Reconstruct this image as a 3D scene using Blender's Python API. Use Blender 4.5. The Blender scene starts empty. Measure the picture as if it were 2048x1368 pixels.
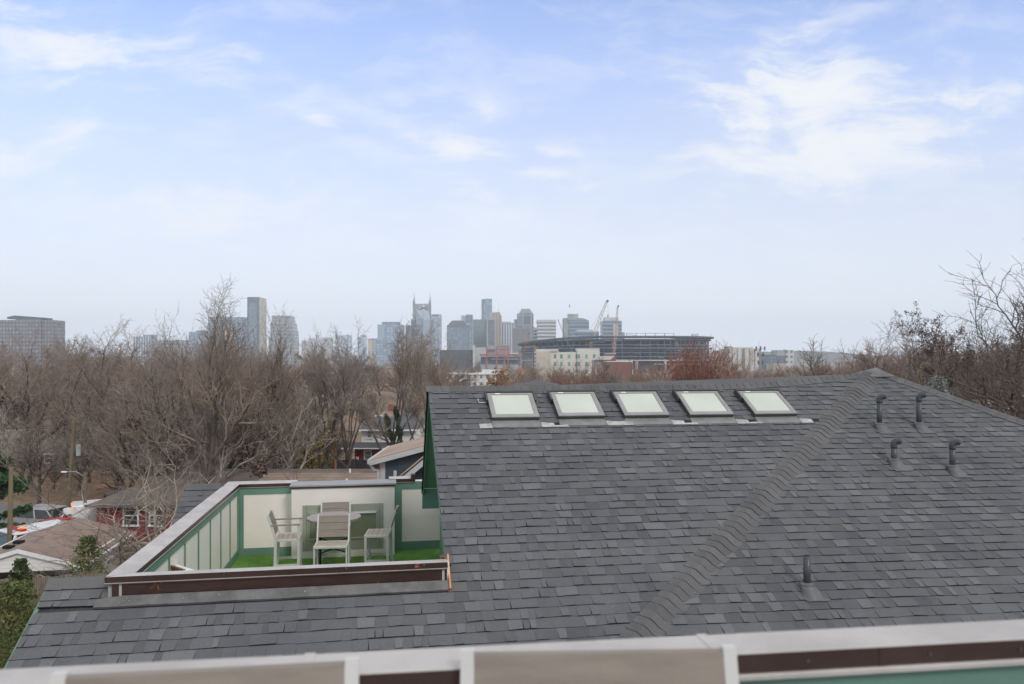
# tunables
VEIL0 = .0
CLOUD_LO = (.655, .70, .775)
CLOUD_HI = (.66, .68, .71)
CLOUD_UNSEEN = (.70, .69, .665)  # tint of the added cloud above the frame
SKYTINT = (1.58, 1.54, 1.82)
SKYTINT_LO = (.80, .70, .80)
SUN_E = 1.05
EXPOSURE = 0.5
HAZE = .00017
PREF = 'ACCURATE'
import bpy, bmesh, math, random
from mathutils import Vector, Matrix
R = math.radians
V = Vector
sc = bpy.context.scene
C = sc.collection
EYE = 12.0
F = 1510.0
HY = 722.0

# ---------------------------------------------------------------- helpers
def W(px, py, D):
    """world point seen at photo pixel (px,py) at depth D"""
    return V(((px - 1024) / F * D, D, EYE - (py - HY) / F * D))

class MB:
    """mesh buffer"""
    def __init__(s):
        s.v = []; s.f = []; s.m = []; s.c = []
    def poly(s, pts, mi=0, col=None):
        b = len(s.v); s.v += [tuple(p) for p in pts]
        s.f.append(tuple(range(b, b + len(pts)))); s.m.append(mi); s.c.append(col or (1, 1, 1))
    def hexa(s, a, mi=0, col=None):
        """8 corners: bottom 4 (ccw from above) then top 4"""
        b = len(s.v); s.v += [tuple(p) for p in a]
        for q in ((3, 2, 1, 0), (4, 5, 6, 7), (0, 1, 5, 4), (1, 2, 6, 5), (2, 3, 7, 6), (3, 0, 4, 7)):
            s.f.append(tuple(b + i for i in q)); s.m.append(mi); s.c.append(col or (1, 1, 1))
    def box(s, x0, x1, y0, y1, z0, z1, mi=0, M=None, col=None):
        a = [V((x0, y0, z0)), V((x1, y0, z0)), V((x1, y1, z0)), V((x0, y1, z0)),
             V((x0, y0, z1)), V((x1, y0, z1)), V((x1, y1, z1)), V((x0, y1, z1))]
        if M: a = [M @ p for p in a]
        s.hexa(a, mi, col)
    def bar(s, p, q, w, h, mi=0, up=V((0, 0, 1))):
        p = V(p); q = V(q); d = (q - p).normalized()
        x = d.cross(up)
        if x.length < 1e-4: x = d.cross(V((0, 1, 0)))
        x.normalize(); y = x.cross(d).normalized()
        x *= w / 2; y *= h / 2
        s.hexa([p - x - y, p + x - y, q + x - y, q - x - y, p - x + y, p + x + y, q + x + y, q - x + y], mi)
    def tube(s, pts, rs, k=8, mi=0, cap=True):
        b = len(s.v); n = len(pts); ref = None
        for i in range(n):
            if i == 0: d = pts[1] - pts[0]
            elif i == n - 1: d = pts[-1] - pts[-2]
            else: d = pts[i + 1] - pts[i - 1]
            d = d.normalized()
            if ref is None:
                ref = V((0, 0, 1)) if abs(d.z) < .9 else V((1, 0, 0))
            x = d.cross(ref)
            if x.length < 1e-3: x = d.cross(V((.3, 1, .2)))
            x.normalize(); y = d.cross(x); ref = -(y.cross(V((0,0,0))) + y) if False else ref
            r = rs[i]
            for j in range(k):
                a = 2 * math.pi * j / k
                s.v.append(tuple(pts[i] + x * (math.cos(a) * r) + y * (math.sin(a) * r)))
        for i in range(n - 1):
            for j in range(k):
                j2 = (j + 1) % k
                s.f.append((b + i * k + j, b + i * k + j2, b + (i + 1) * k + j2, b + (i + 1) * k + j)); s.m.append(mi); s.c.append((1, 1, 1))
        if cap:
            s.f.append(tuple(b + j for j in range(k - 1, -1, -1))); s.m.append(mi); s.c.append((1, 1, 1))
            s.f.append(tuple(b + (n - 1) * k + j for j in range(k))); s.m.append(mi); s.c.append((1, 1, 1))
    def cyl(s, p, q, r, r2=None, k=16, mi=0):
        s.tube([V(p), V(q)], [r, r if r2 is None else r2], k, mi)
    def mesh(s, name, mats, smooth=False, colors=False):
        me = bpy.data.meshes.new(name)
        me.from_pydata(s.v, [], s.f)
        for m in (mats if isinstance(mats, (list, tuple)) else [mats]): me.materials.append(m)
        me.polygons.foreach_set('material_index', s.m)
        if smooth: me.polygons.foreach_set('use_smooth', [True] * len(s.f))
        if colors:
            at = me.color_attributes.new('tone', 'FLOAT_COLOR', 'CORNER')
            buf = []
            for f, c in zip(s.f, s.c):
                buf += [c[0], c[1], c[2], 1.0] * len(f)
            at.data.foreach_set('color', buf)
        me.update()
        return me
    def build(s, name, mats, parent=None, loc=None, smooth=False, colors=False, bevel=0):
        o = bpy.data.objects.new(name, s.mesh(name, mats, smooth, colors))
        C.objects.link(o)
        if parent: o.parent = parent
        if loc is not None: o.location = loc
        if bevel:
            b = o.modifiers.new('b', 'BEVEL'); b.width = bevel; b.segments = 2; b.limit_method = 'ANGLE'
        return o

def tag(o, label, cat, group=None):
    o['label'] = label; o['category'] = cat
    if group: o['group'] = group
    return o
def thing(name, label, cat, loc=(0, 0, 0), rz=0, group=None):
    o = bpy.data.objects.new(name, None); C.objects.link(o)
    o.empty_display_size = .2
    o.location = loc; o.rotation_euler = (0, 0, rz)
    return tag(o, label, cat, group)
def struct(o, kind='structure'):
    o['kind'] = kind
    return o
def dup(root, loc, rz=0, label=None, group=None, scale=None):
    def cp(o, par):
        c = o.copy(); C.objects.link(c)
        if par: c.parent = par
        for ch in o.children: cp(ch, c)
        return c
    r = cp(root, None); r.location = loc; r.rotation_euler = (0, 0, rz)
    if label: r['label'] = label
    if group: r['group'] = group
    if scale: r.scale = scale if isinstance(scale, tuple) else (scale,) * 3
    return r

# ---------------------------------------------------------------- materials
def nn(nt, t, **kw):
    n = nt.nodes.new(t)
    for k, v in kw.items(): setattr(n, k, v)
    return n
def math_(nt, op, a, b=None, c=None, clamp=False):
    n = nt.nodes.new('ShaderNodeMath'); n.operation = op; n.use_clamp = clamp
    for i, x in enumerate((a, b, c)):
        if x is None: continue
        if isinstance(x, (int, float)): n.inputs[i].default_value = x
        else: nt.links.new(x, n.inputs[i])
    return n.outputs[0]
def mixc(nt, fac, a, b, mode='MIX'):
    n = nt.nodes.new('ShaderNodeMix'); n.data_type = 'RGBA'; n.blend_type = mode
    for sock, x in ((n.inputs[0], fac), (n.inputs[6], a), (n.inputs[7], b)):
        if isinstance(x, (int, float)): sock.default_value = x
        elif isinstance(x, tuple): sock.default_value = x if len(x) == 4 else (*x, 1)
        else: nt.links.new(x, sock)
    return n.outputs[2]
def noise(nt, vec, scale, detail=4, rough=.55, stretch=None):
    if stretch:
        mp = nt.nodes.new('ShaderNodeMapping'); mp.inputs['Scale'].default_value = stretch
        nt.links.new(vec, mp.inputs[0]); vec = mp.outputs[0]
    n = nt.nodes.new('ShaderNodeTexNoise'); n.inputs['Scale'].default_value = scale
    n.inputs['Detail'].default_value = detail; n.inputs['Roughness'].default_value = rough
    nt.links.new(vec, n.inputs['Vector'])
    return n.outputs['Fac']
def ramp(nt, fac, a, b):
    """smooth 0..1 between a and b"""
    n = nt.nodes.new('ShaderNodeMapRange'); n.interpolation_type = 'SMOOTHSTEP'
    nt.links.new(fac, n.inputs[0]); n.inputs[1].default_value = a; n.inputs[2].default_value = b
    return n.outputs[0]
def newmat(name):
    m = bpy.data.materials.new(name); m.use_nodes = True
    nt = m.node_tree
    return m, nt, nt.nodes['Principled BSDF']
def coord(nt, kind='Object'):
    return nt.nodes.new('ShaderNodeTexCoord').outputs[kind]
def mat(name, col, rough=.7, metal=0, var=.15, scale=3, bump=0, bscale=40, var2=None, spec=.4, stretch=None):
    m, nt, p = newmat(name)
    co = coord(nt)
    n1 = noise(nt, co, scale, 5, .6, stretch)
    d = tuple(c * (1 - var) for c in col); l = tuple(min(1, c * (1 + var)) for c in col)
    c = mixc(nt, ramp(nt, n1, .3, .7), d, l)
    if var2:
        n2 = noise(nt, co, scale * .37, 3)
        c = mixc(nt, ramp(nt, n2, .52, .68), c, var2)
    nt.links.new(c, p.inputs['Base Color'])
    p.inputs['Roughness'].default_value = rough; p.inputs['Metallic'].default_value = metal
    p.inputs['Specular IOR Level'].default_value = spec
    if bump:
        b = nt.nodes.new('ShaderNodeBump'); b.inputs['Strength'].default_value = bump; b.inputs['Distance'].default_value = .01
        nt.links.new(noise(nt, co, bscale, 4), b.inputs['Height']); nt.links.new(b.outputs[0], p.inputs['Normal'])
    return m
def facade(name, wall, glass, cw=6, ch=4, fx=.6, fy=.5, rough=.5, grough=.25, ox=0, oz=0):
    """tower skin: window openings in a grid across any side of the body"""
    m, nt, p = newmat(name)
    co = coord(nt); s = nt.nodes.new('ShaderNodeSeparateXYZ'); nt.links.new(co, s.inputs[0])
    u = math_(nt, 'ADD', math_(nt, 'ADD', s.outputs[0], s.outputs[1]), 1000 + ox)
    fu = math_(nt, 'FRACT', math_(nt, 'DIVIDE', u, cw))
    fv = math_(nt, 'FRACT', math_(nt, 'DIVIDE', math_(nt, 'ADD', s.outputs[2], 1000 + oz), ch))
    w = math_(nt, 'MULTIPLY', math_(nt, 'LESS_THAN', fu, fx), math_(nt, 'LESS_THAN', fv, fy))
    wn = nt.nodes.new('ShaderNodeTexWhiteNoise'); wn.noise_dimensions = '2D'
    cb = nt.nodes.new('ShaderNodeCombineXYZ')
    nt.links.new(math_(nt, 'FLOOR', math_(nt, 'DIVIDE', u, cw)), cb.inputs[0])
    nt.links.new(math_(nt, 'FLOOR', math_(nt, 'DIVIDE', math_(nt, 'ADD', s.outputs[2], 1000), ch)), cb.inputs[1])
    nt.links.new(cb.outputs[0], wn.inputs['Vector'])
    g = mixc(nt, wn.outputs['Value'], tuple(c * .75 for c in glass), tuple(min(1, c * 1.3) for c in glass))
    wl = mixc(nt, noise(nt, co, .05, 3), tuple(c * .85 for c in wall), tuple(min(1, c * 1.15) for c in wall))
    nt.links.new(mixc(nt, w, wl, g), p.inputs['Base Color'])
    rr = nt.nodes.new('ShaderNodeMapRange'); nt.links.new(w, rr.inputs[0]); rr.inputs[3].default_value = rough; rr.inputs[4].default_value = grough
    nt.links.new(rr.outputs[0], p.inputs['Roughness'])
    return m

def shingle_mat(name, tint=(1, 1, 1), base=.1):
    m, nt, p = newmat(name)
    at = nt.nodes.new('ShaderNodeVertexColor'); at.layer_name = 'tone'
    co = coord(nt)
    g = ramp(nt, noise(nt, co, 140, 3, .7), .25, .75)
    g2 = ramp(nt, noise(nt, co, 1.1, 4, .6), .3, .7)
    c = mixc(nt, 1.0, at.outputs[0], tuple(base * t for t in tint), 'MULTIPLY')
    c = mixc(nt, g, mixc(nt, 1.0, c, (.66, .66, .66), 'MULTIPLY'), mixc(nt, 1.0, c, (1.36, 1.36, 1.36), 'MULTIPLY'))
    c = mixc(nt, g2, mixc(nt, 1.0, c, (.90, .90, .92), 'MULTIPLY'), mixc(nt, 1.0, c, (1.08, 1.08, 1.06), 'MULTIPLY'))
    nt.links.new(c, p.inputs['Base Color'])
    p.inputs['Roughness'].default_value = .88; p.inputs['Specular IOR Level'].default_value = .25
    b = nt.nodes.new('ShaderNodeBump'); b.inputs['Strength'].default_value = .5; b.inputs['Distance'].default_value = .004
    nt.links.new(noise(nt, co, 260, 2), b.inputs['Height']); nt.links.new(b.outputs[0], p.inputs['Normal'])
    return m

def copper_mat(name, col, rough, spots=.66, metal=.6):
    m, nt, p = newmat(name)
    co = coord(nt)
    a = noise(nt, co, 3.1, 6, .65, (1, 1, 2.2))
    b = noise(nt, co, 14, 4, .6)
    c = mixc(nt, ramp(nt, a, .35, .65), tuple(x * .88 for x in col), tuple(x * 1.1 for x in col))
    c = mixc(nt, math_(nt, 'MULTIPLY', ramp(nt, b, .55, .8), .18), c, tuple(min(1, x * 1.5) for x in col))
    sp = ramp(nt, noise(nt, co, 5.3, 5, .7), spots, spots + .05)
    c = mixc(nt, sp, c, (.62, .26, .13))
    nt.links.new(c, p.inputs['Base Color'])
    p.inputs['Roughness'].default_value = rough; p.inputs['Metallic'].default_value = metal
    return m

def rows_mat(name, col, step, axis=2, dark=.6, rough=.8, w=.12, var=.15, scale=2):
    """courses / boards: thin dark joints at a regular spacing"""
    m, nt, p = newmat(name)
    co = coord(nt); s = nt.nodes.new('ShaderNodeSeparateXYZ'); nt.links.new(co, s.inputs[0])
    f = math_(nt, 'FRACT', math_(nt, 'DIVIDE', math_(nt, 'ADD', s.outputs[axis], 500), step))
    ln = math_(nt, 'LESS_THAN', f, w)
    n = ramp(nt, noise(nt, co, scale, 4), .3, .7)
    c = mixc(nt, n, tuple(x * (1 - var) for x in col), tuple(min(1, x * (1 + var)) for x in col))
    c = mixc(nt, ln, c, tuple(x * dark for x in col))
    nt.links.new(c, p.inputs['Base Color']); p.inputs['Roughness'].default_value = rough
    return m
def brick_mat(name, a, b, mortar, scale=3.2):
    m, nt, p = newmat(name)
    co = coord(nt); s = nt.nodes.new('ShaderNodeSeparateXYZ'); nt.links.new(co, s.inputs[0])
    cb = nt.nodes.new('ShaderNodeCombineXYZ')
    nt.links.new(math_(nt, 'ADD', s.outputs[0], s.outputs[1]), cb.inputs[0]); nt.links.new(s.outputs[2], cb.inputs[1])
    t = nt.nodes.new('ShaderNodeTexBrick'); nt.links.new(cb.outputs[0], t.inputs[0])
    t.inputs['Color1'].default_value = (*a, 1); t.inputs['Color2'].default_value = (*b, 1); t.inputs['Mortar'].default_value = (*mortar, 1)
    t.inputs['Scale'].default_value = scale; t.inputs['Mortar Size'].default_value = .012
    nt.links.new(t.outputs[0], p.inputs['Base Color']); p.inputs['Roughness'].default_value = .85
    return m
def glassy(name, col, rough=.08, spec=.6):
    m, nt, p = newmat(name)
    co = coord(nt)
    nt.links.new(mixc(nt, noise(nt, co, .9, 3), tuple(c * .8 for c in col), tuple(min(1, c * 1.2) for c in col)), p.inputs['Base Color'])
    p.inputs['Roughness'].default_value = rough; p.inputs['Specular IOR Level'].default_value = spec
    return m
def lampmat(name, col, s):
    m, nt, p = newmat(name)
    p.inputs['Base Color'].default_value = (*col, 1); p.inputs['Emission Color'].default_value = (*col, 1); p.inputs['Emission Strength'].default_value = s
    return m

M = {}
M['shingle'] = shingle_mat('shingle', (.975, 1.0, 1.065), .114)
M['shingle_right'] = shingle_mat('shingle_right', (.975, 1.0, 1.05), .112)
M['butt'] = mat('shingle_cut_edge', (.018, .018, .02), .95)
M['capsh'] = shingle_mat('cap_shingle', (.985, .995, 1.02), .112)
M['cap'] = copper_mat('weathered_copper_top', (.455, .425, .395), .5, .695, .10)
M['copper'] = copper_mat('brown_copper', (.095, .062, .054), .36, .665, .7)
M['lip'] = copper_mat('copper_lip', (.155, .125, .112), .5, .7, .2)
M['bright_copper'] = mat('bright_copper', (.78, .36, .19), .3, .9)
M['flash'] = mat('grey_metal_flashing', (.135, .132, .13), .55, .1, .25, 5, .1, 12)
M['alu'] = mat('grey_aluminium', (.31, .31, .31), .4, .45, .08, 4)
M['apron'] = mat('grey_skylight_apron', (.22, .22, .215), .5, .2, .15, 6)
M['curb'] = mat('dark_metal_cladding', (.075, .075, .072), .5, .3)
M['lead'] = mat('pale_lead_strip', (.42, .42, .415), .5, .3, .25, 9)
M['skyglass'] = glassy('frosted_skylight_glass', (.50, .545, .475), .12, .5)
M['pvc'] = mat('grey_pipe_paint', (.055, .06, .067), .38, 0, .1, 6)
M['pvc_l'] = mat('grey_boot', (.115, .115, .12), .5, .1, .15, 8)
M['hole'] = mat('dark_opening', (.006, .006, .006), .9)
M['green'] = mat('green_trim_paint', (.125, .232, .18), .55, 0, .07, 2.2, .05, 30)
M['green_lifted'] = mat('green_soffit_bounce', (.19, .31, .22), .55, 0, .08, 1.5)  # trim green lightened, bounce light under the soffit put into the colour
M['cream'] = mat('cream_panel', (.77, .72, .66), .7, 0, .035, 1.6, .08, 60)
M['fireframe'] = mat('pale_green_grey_metal', (.40, .42, .35), .32, .3, .06, 2)
M['fireglass'] = glassy('firebox_glass', (.20, .21, .15), .1)
M['white'] = mat('white_paint', (.72, .73, .72), .5, 0, .05, 3)
M['whitealu'] = mat('white_powder_coat', (.53, .525, .495), .35, 0, .04, 3)
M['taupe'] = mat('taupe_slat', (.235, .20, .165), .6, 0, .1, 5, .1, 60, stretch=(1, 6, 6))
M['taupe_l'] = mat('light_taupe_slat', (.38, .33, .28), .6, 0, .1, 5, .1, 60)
M['blackmetal'] = mat('black_metal', (.02, .02, .02), .4, .3)
M['wood'] = mat('brown_wood', (.22, .11, .07), .6, 0, .3, 6, stretch=(1, 8, 1))
M['cushion'] = mat('white_cushion', (.78, .78, .77), .9)
M['steel'] = mat('galvanised_top', (.30, .30, .295), .5, .15, .08, 3)
M['sealant'] = mat('grey_sealant', (.38, .39, .385), .6)
# table top: woven checks
def woven():
    m, nt, p = newmat('woven_table_top')
    co = coord(nt)
    ck = nt.nodes.new('ShaderNodeTexChecker'); ck.inputs['Scale'].default_value = 26; nt.links.new(co, ck.inputs[0])
    ck.inputs[1].default_value = (.19, .155, .15, 1); ck.inputs[2].default_value = (.44, .40, .39, 1)
    nt.links.new(ck.outputs[0], p.inputs['Base Color']); p.inputs['Roughness'].default_value = .6
    return m
M['woven'] = woven()
def turf():
    m, nt, p = newmat('green_artificial_turf')
    co = coord(nt)
    a = ramp(nt, noise(nt, co, 90, 3, .7), .3, .7); b = ramp(nt, noise(nt, co, 2.5, 4), .3, .7)
    c = mixc(nt, a, (.06, .165, .02), (.16, .36, .06)); c = mixc(nt, b, mixc(nt, 1, c, (.8, .85, .8), 'MULTIPLY'), mixc(nt, 1, c, (1.15, 1.1, 1.0), 'MULTIPLY'))
    nt.links.new(c, p.inputs['Base Color']); p.inputs['Roughness'].default_value = .9
    bp = nt.nodes.new('ShaderNodeBump'); bp.inputs['Strength'].default_value = .8; bp.inputs['Distance'].default_value = .02
    nt.links.new(noise(nt, co, 120, 2), bp.inputs['Height']); nt.links.new(bp.outputs[0], p.inputs['Normal'])
    return m
M['turf'] = turf()
# ---------------------------------------------------------------- the townhouse roof in front
rnd = random.Random(7)
SA, CA = math.sin(R(9.55)), math.cos(R(9.55))
U = V((CA, SA, 0)); VV = V((SA, -CA, 0))
PR = V((-1.32, 11.94, EYE - .427))
TL = .547
def LP(u, v, off=0):
    n = V((VV.x * TL, VV.y * TL, 1)).normalized()
    p = PR + U * u + VV * v
    p.z -= TL * v
    return p + n * off
def UV(x, y):
    d = V((x - PR.x, y - PR.y, 0)); return d.dot(U), d.dot(VV)
def XY(u, v, z):
    p = PR + U * u + VV * v; p.z = z; return p
def ray_plane(px, py, p0, n):
    d = V(((px - 1024) / F, 1, -(py - HY) / F)); o = V((0, 0, EYE))
    return o + d * ((p0 - o).dot(n) / d.dot(n))
NL = V((VV.x * TL, VV.y * TL, 1)).normalized()
def onL(px, py): return ray_plane(px, py, PR, NL)
A = onL(1752, 744); B = onL(1290, 1265)
uA, vA = UV(A.x, A.y); uB_, vB_ = UV(B.x, B.y)
GR = V((VV.x * TL - .037, VV.y * TL + .0335, 0)); TR = GR.length
VR = GR.normalized(); UR = V((-VR.y, VR.x, 0))
NR = V((GR.x, GR.y, 1)).normalized()
def RP(u, v, off=0):
    p = A + UR * u + VR * v; p.z -= TR * v
    return p + NR * off
def UVR(x, y):
    d = V((x - A.x, y - A.y, 0)); return d.dot(UR), d.dot(VR)
Rr = ray_plane(2048, 846, A, NR)

ROOFZ = EYE
house = thing('townhouse', 'tall green and cream townhouse with dark shingle roof, five skylights and sunken roof terrace', 'house', XY(1.5, 2, 0))
def hb(mb, name, mats, parent=None, **kw):
    o = mb.build(name, mats, None, **kw)
    par = parent or house
    o.parent = par
    o.matrix_parent_inverse = Matrix.Translation(-V(house.location)) if par is house else Matrix.Identity(4)
    return o

EXPO = .143
TONES = [.78, .83, .88, .92, .96, 1, 1, 1.03, 1.08, 1.16, 1.25]
def shingles(mb, P, v0, v1, tan, spans, seed):
    r = random.Random(seed)
    dv = EXPO / math.sqrt(1 + tan * tan)
    k = 0; v = v0
    while v < v1:
        vt, vb = v, min(v + dv, v1)
        wav = [r.uniform(-.006, .006) for _ in range(64)]
        for (ua, ub) in spans((vt + vb) / 2):
            u = ua; hi = r.random() < .5; first = True
            while u < ub - .01:
                w = r.choice([.07, .09, .11, .13, .15, .17, .2, .27]) * r.uniform(.85, 1.15)
                if first: w *= r.uniform(.3, 1); first = False
                e = min(u + w, ub)
                if ub - e < .05: e = ub
                t = .0135 if hi else .0055
                t += r.uniform(-.001, .0015)
                tone = r.choice(TONES[3:]) if hi else r.choice(TONES[:8])
                hue = r.uniform(-.012, .014); hb_ = r.uniform(-.01, .03)
                col = (tone * (1 + hue), tone, tone * (1 - hue + hb_))
                sk = .012 if hi else -.012
                sl = r.uniform(-.01, .01)
                i = int(u * 7) % 60
                du = lambda uu: wav[int(abs(uu) * 3.1) % 64]
                va0, va1 = vb + du(u) + sl * .3, vb + du(e) - sl * .3
                a = P(u, vt, .001); b = P(e, vt, .001)
                c = P(e + (sk if e < ub else 0) * -.5, va1, t); d = P(u + sk * .5, va0, t)
                c2 = P(e + (sk if e < ub else 0) * -.5, va1, -.004); d2 = P(u + sk * .5, va0, -.004)
                mb.poly([d, c, b, a], 0, col)
                mb.poly([d2, c2, c, d], 1, col)
                mb.poly([a, d2, d], 1, col); mb.poly([b, c, c2], 1, col)
                u = e; hi = not hi if r.random() < .82 else hi
        v += dv; k += 1

UBK = -4.12          # left rake of the lower roof
VF = 3.69            # outer face of the terrace's front parapet
ULO, ULI = -3.50, -3.30
VBK = -2.29
ZT = EYE - 2.207     # parapet top
ZD = EYE - 3.53      # terrace floor
def vridge(u):
    t = max(0, (u - 4.6) / (uA - 4.6)); return vA * min(1, t) ** 1.7
def uhip(v): return uA + (v - vA) * (uB_ - uA) / (vB_ - vA)
def spansL(v):
    out = []
    hi = uhip(v)
    if v < 0:
        # only where the ridge swings up towards the apex
        us = [4.6 + i * .02 for i in range(int((uA - 4.6) / .02) + 2)]
        ok = [u for u in us if vridge(u) <= v]
        if ok: out.append((min(ok), hi))
        return out
    if v < VF + .06: out.append((0.0 if v < VF - .26 else .0, hi))
    else: out.append((UBK, hi))
    return out
VMAX = 5.6
mb = MB(); shingles(mb, LP, -.46, VMAX, TL, lambda v: [(a, b) for a, b in spansL(v)], 3)
# the strip left of the terrace
def spansS(v): return [(UBK, ULO + .05)] if v < VF + .06 else []
shingles(mb, LP, 3.42, VF + .06, TL, spansS, 5)
hb(mb, 'roof_slope', [M['shingle'], M['butt']], colors=True)

# right plane
hL = UVR(B.x, B.y); hR = UVR(Rr.x, Rr.y)
def spansR(v):
    if v < .02: return []
    return [(hL[0] / hL[1] * v, min(7.5, hR[0] / hR[1] * v))]
mb = MB(); shingles(mb, RP, .03, VMAX + 1.6, TR, spansR, 11)
hb(mb, 'hip_slope', [M['shingle_right'], M['butt']], colors=True)

# roof deck below the shingles, back slopes, side slopes (one closed shell)
mb = MB()
def quad(a, b, c, d): mb.poly([a, b, c, d], 0, (1, 1, 1))
TB = 1.05
def BP(u, v, z0=None): # back slope, v negative
    p = PR + U * u + VV * v; p.z = PR.z - TB * (-v); return p
VE = -1.74
quad(LP(0, 0, -.01), LP(uA, 0, -.01), XY(uA + .2, VE, BP(0, VE).z), BP(0, VE))
rr = RP(hR[0] / hR[1] * 5.5, 5.5); rb = A + V((6.5, 5.5, -3.2))
quad(A + V((0, 0, -.01)), rr, rr + V((5, 6, -2.9)), A + V((3, 8, -1.0)))
quad(A + V((0, 0, -.02)), A + V((3, 8, -1.0)), A + V((-3, 8, -2.6)), XY(uA - 1, VE, BP(0, VE).z))
# under-deck of main slope
mb.poly([LP(0, 0, -.03), LP(uA, vA, -.03), LP(uhip(VMAX), VMAX, -.03), LP(UBK, VMAX, -.03), LP(UBK, VF, -.03), LP(0, VF, -.03)][::-1])
mb.poly([RP(0, 0, -.03), RP(hR[0] / hR[1] * 5.5, 5.5, -.03), RP(hR[0] / hR[1] * 5.5, VMAX + 1.5, -.03), RP(hL[0] / hL[1] * (VMAX + 1.5), VMAX + 1.5, -.03)])
mb.poly([LP(UBK, 3.42, -.03), LP(UBK, VF + .2, -.03), LP(ULO, VF + .2, -.03), LP(ULO, 3.42, -.03)])
# behind the small strip ridge
e = XY(ULO, 2.2, LP(0, 3.42).z - .6); f = XY(UBK, 2.2, LP(0, 3.42).z - .6)
mb.poly([LP(UBK, 3.42, -.005), LP(ULO, 3.42, -.005), e, f])
hb(mb, 'roof_back', [M['capsh']], colors=True)

# small rear roof left of the terrace (ridge beside the back wall)
mb = MB()
zr = EYE - 2.19
def QP(u, v, off=0):
    p = PR + U * u + VV * v; p.z = zr - TL * (v + 2.0); return p + NL * off
shingles(mb, QP, -2.0, -.2, TL, lambda v: [(UBK, ULO + .02)], 23)
mb.poly([QP(UBK, -2.0), QP(ULO, -2.0), XY(ULO, -3.4, zr - 1.0), XY(UBK, -3.4, zr - 1.0)][::-1], 0)
hb(mb, 'rear_roof', [M['shingle'], M['butt']], colors=True)

# cap shingles
def caps(path, across, up, half, hump, step, name, seed, mats, back=None, prof=None):
    r = random.Random(seed); mb = MB()
    n = len(path) - 1
    for i in range(n):
        p, q = path[i], path[i + 1]
        d = (q - p).normalized()
        tone = r.choice([.88, .93, .97, 1, 1.02, 1.05, 1.1]); col = (tone, tone * .99, tone * .985)
        pq = q + d * .012
        lift0, lift1 = .001, .006 + r.uniform(-.002, .004)
        K = 12; top = []; bot = []; bb = []
        jl = r.uniform(-.004, .004)
        for k in range(K + 1):
            s = -1 + 2 * k / K
            off, hh = prof(s)
            top.append(p + off + up * (hh + lift0))
            wv = .010 * math.sin(s * 3 + .6)
            bot.append(pq + off + d * (wv + jl * s) + up * (hh + lift1 + .004 * math.sin(s * 4 + 1.0)))
            bb.append(pq + off + d * (wv + jl * s) + up * (hh - .006))
        for k in range(K):
            mb.poly([top[k], bot[k], bot[k + 1], top[k + 1]], 0, col)
            mb.poly([bot[k], bb[k], bb[k + 1], bot[k + 1]], 1, col)
        mb.poly([top[0], bb[0], bot[0]], 1, col); mb.poly([top[K], bot[K], bb[K]], 1, col)
    return hb(mb, name, mats, colors=True)
capm = [M['capsh'], M['butt']]
# hip between the slopes
dAB = (B - A); L_ = dAB.length; dAB.normalize()
nav = (NL + NR).normalized(); acr = dAB.cross(nav).normalized()
if acr.x < 0: acr = -acr
path = [A + dAB * (.12 + i * .128) for i in range(int((L_ + .9) / .128))]
def profh(s): return acr * (s * .178), .006 + .046 * math.exp(-((s + .12) * 1.9) ** 2)
caps(path, acr, nav, 0, 0, 0, 'hip_cap', 1, capm, prof=profh)
# right hip
rh = (Rr - A).normalized(); rp = [A + rh * (.1 + i * .135) for i in range(40)]
ac2 = rh.cross(NR).normalized()
def profr(s):
    o = ac2 * (s * .14)
    return o, (.012 if s < 0 else .012 - .0 * s) + .03 * math.exp(-(s * 2.0) ** 2)
caps(rp, ac2, V((0, 0, 1)), 0, 0, 0, 'right_hip_cap', 2, capm, prof=lambda s: (ac2 * (s * .14) + V((0, 0, -.55 * .14 * abs(min(0, s)) if ac2.x < 0 else -.55 * .14 * max(0, s))), .012 + .03 * math.exp(-(s * 2.0) ** 2)))
# main ridge
pts = []
u = -.03
while u < uA - .2:
    pts.append(LP(u, vridge(u), .0)); u += .128
def profm(s):
    return (VV * (s * .13) + V((0, 0, -(TL if s > 0 else .75) * abs(s) * .13))), .012 + .012 * math.exp(-(s * 2.5) ** 2)
caps(pts[::-1], VV, V((0, 0, 1)), 0, 0, 0, 'ridge_cap', 4, capm, prof=profm)
# ridge caps of the two little ridges by the terrace
def ridgecap(p, q, name, seed):
    n = int((q - p).length / .13); caps([p.lerp(q, i / n) for i in range(n + 1)], VV, V((0, 0, 1)), 0, 0, 0, name, seed, capm, prof=profm)
ridgecap(LP(ULO + .03, 3.42, .0), LP(UBK, 3.42, .0), 'ridge_cap', 6)
ridgecap(QP(ULO - .02, -2.0), QP(UBK, -2.0), 'ridge_cap', 8)
# metal apex cap
mb = MB(); ap = A + V((0, 0, .085)); g = lambda d, l: A + d * l
c1 = g(dAB, .36) + nav * .058; c2 = g(rh, .34) + V((0, 0, .045)); c3 = A + V((.35, .3, -.1)); c4 = A + V((-.42, .05, -.035))
c1b = A + (-U) * .40 + V((0, 0, -.035)) + VV * .0
fm = (c1 + c2) / 2 + V((0, 0, .0))
for a, b in ((c4, c1), (c1, c2), (c2, c3), (c3, c4)): mb.poly([ap, a, b])
for a, b in ((c4, c1), (c1, c2)): mb.poly([a, a - V((0, 0, .02)), b - V((0, 0, .02)), b])
hb(mb, 'apex_cap', [M['flash']])

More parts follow.
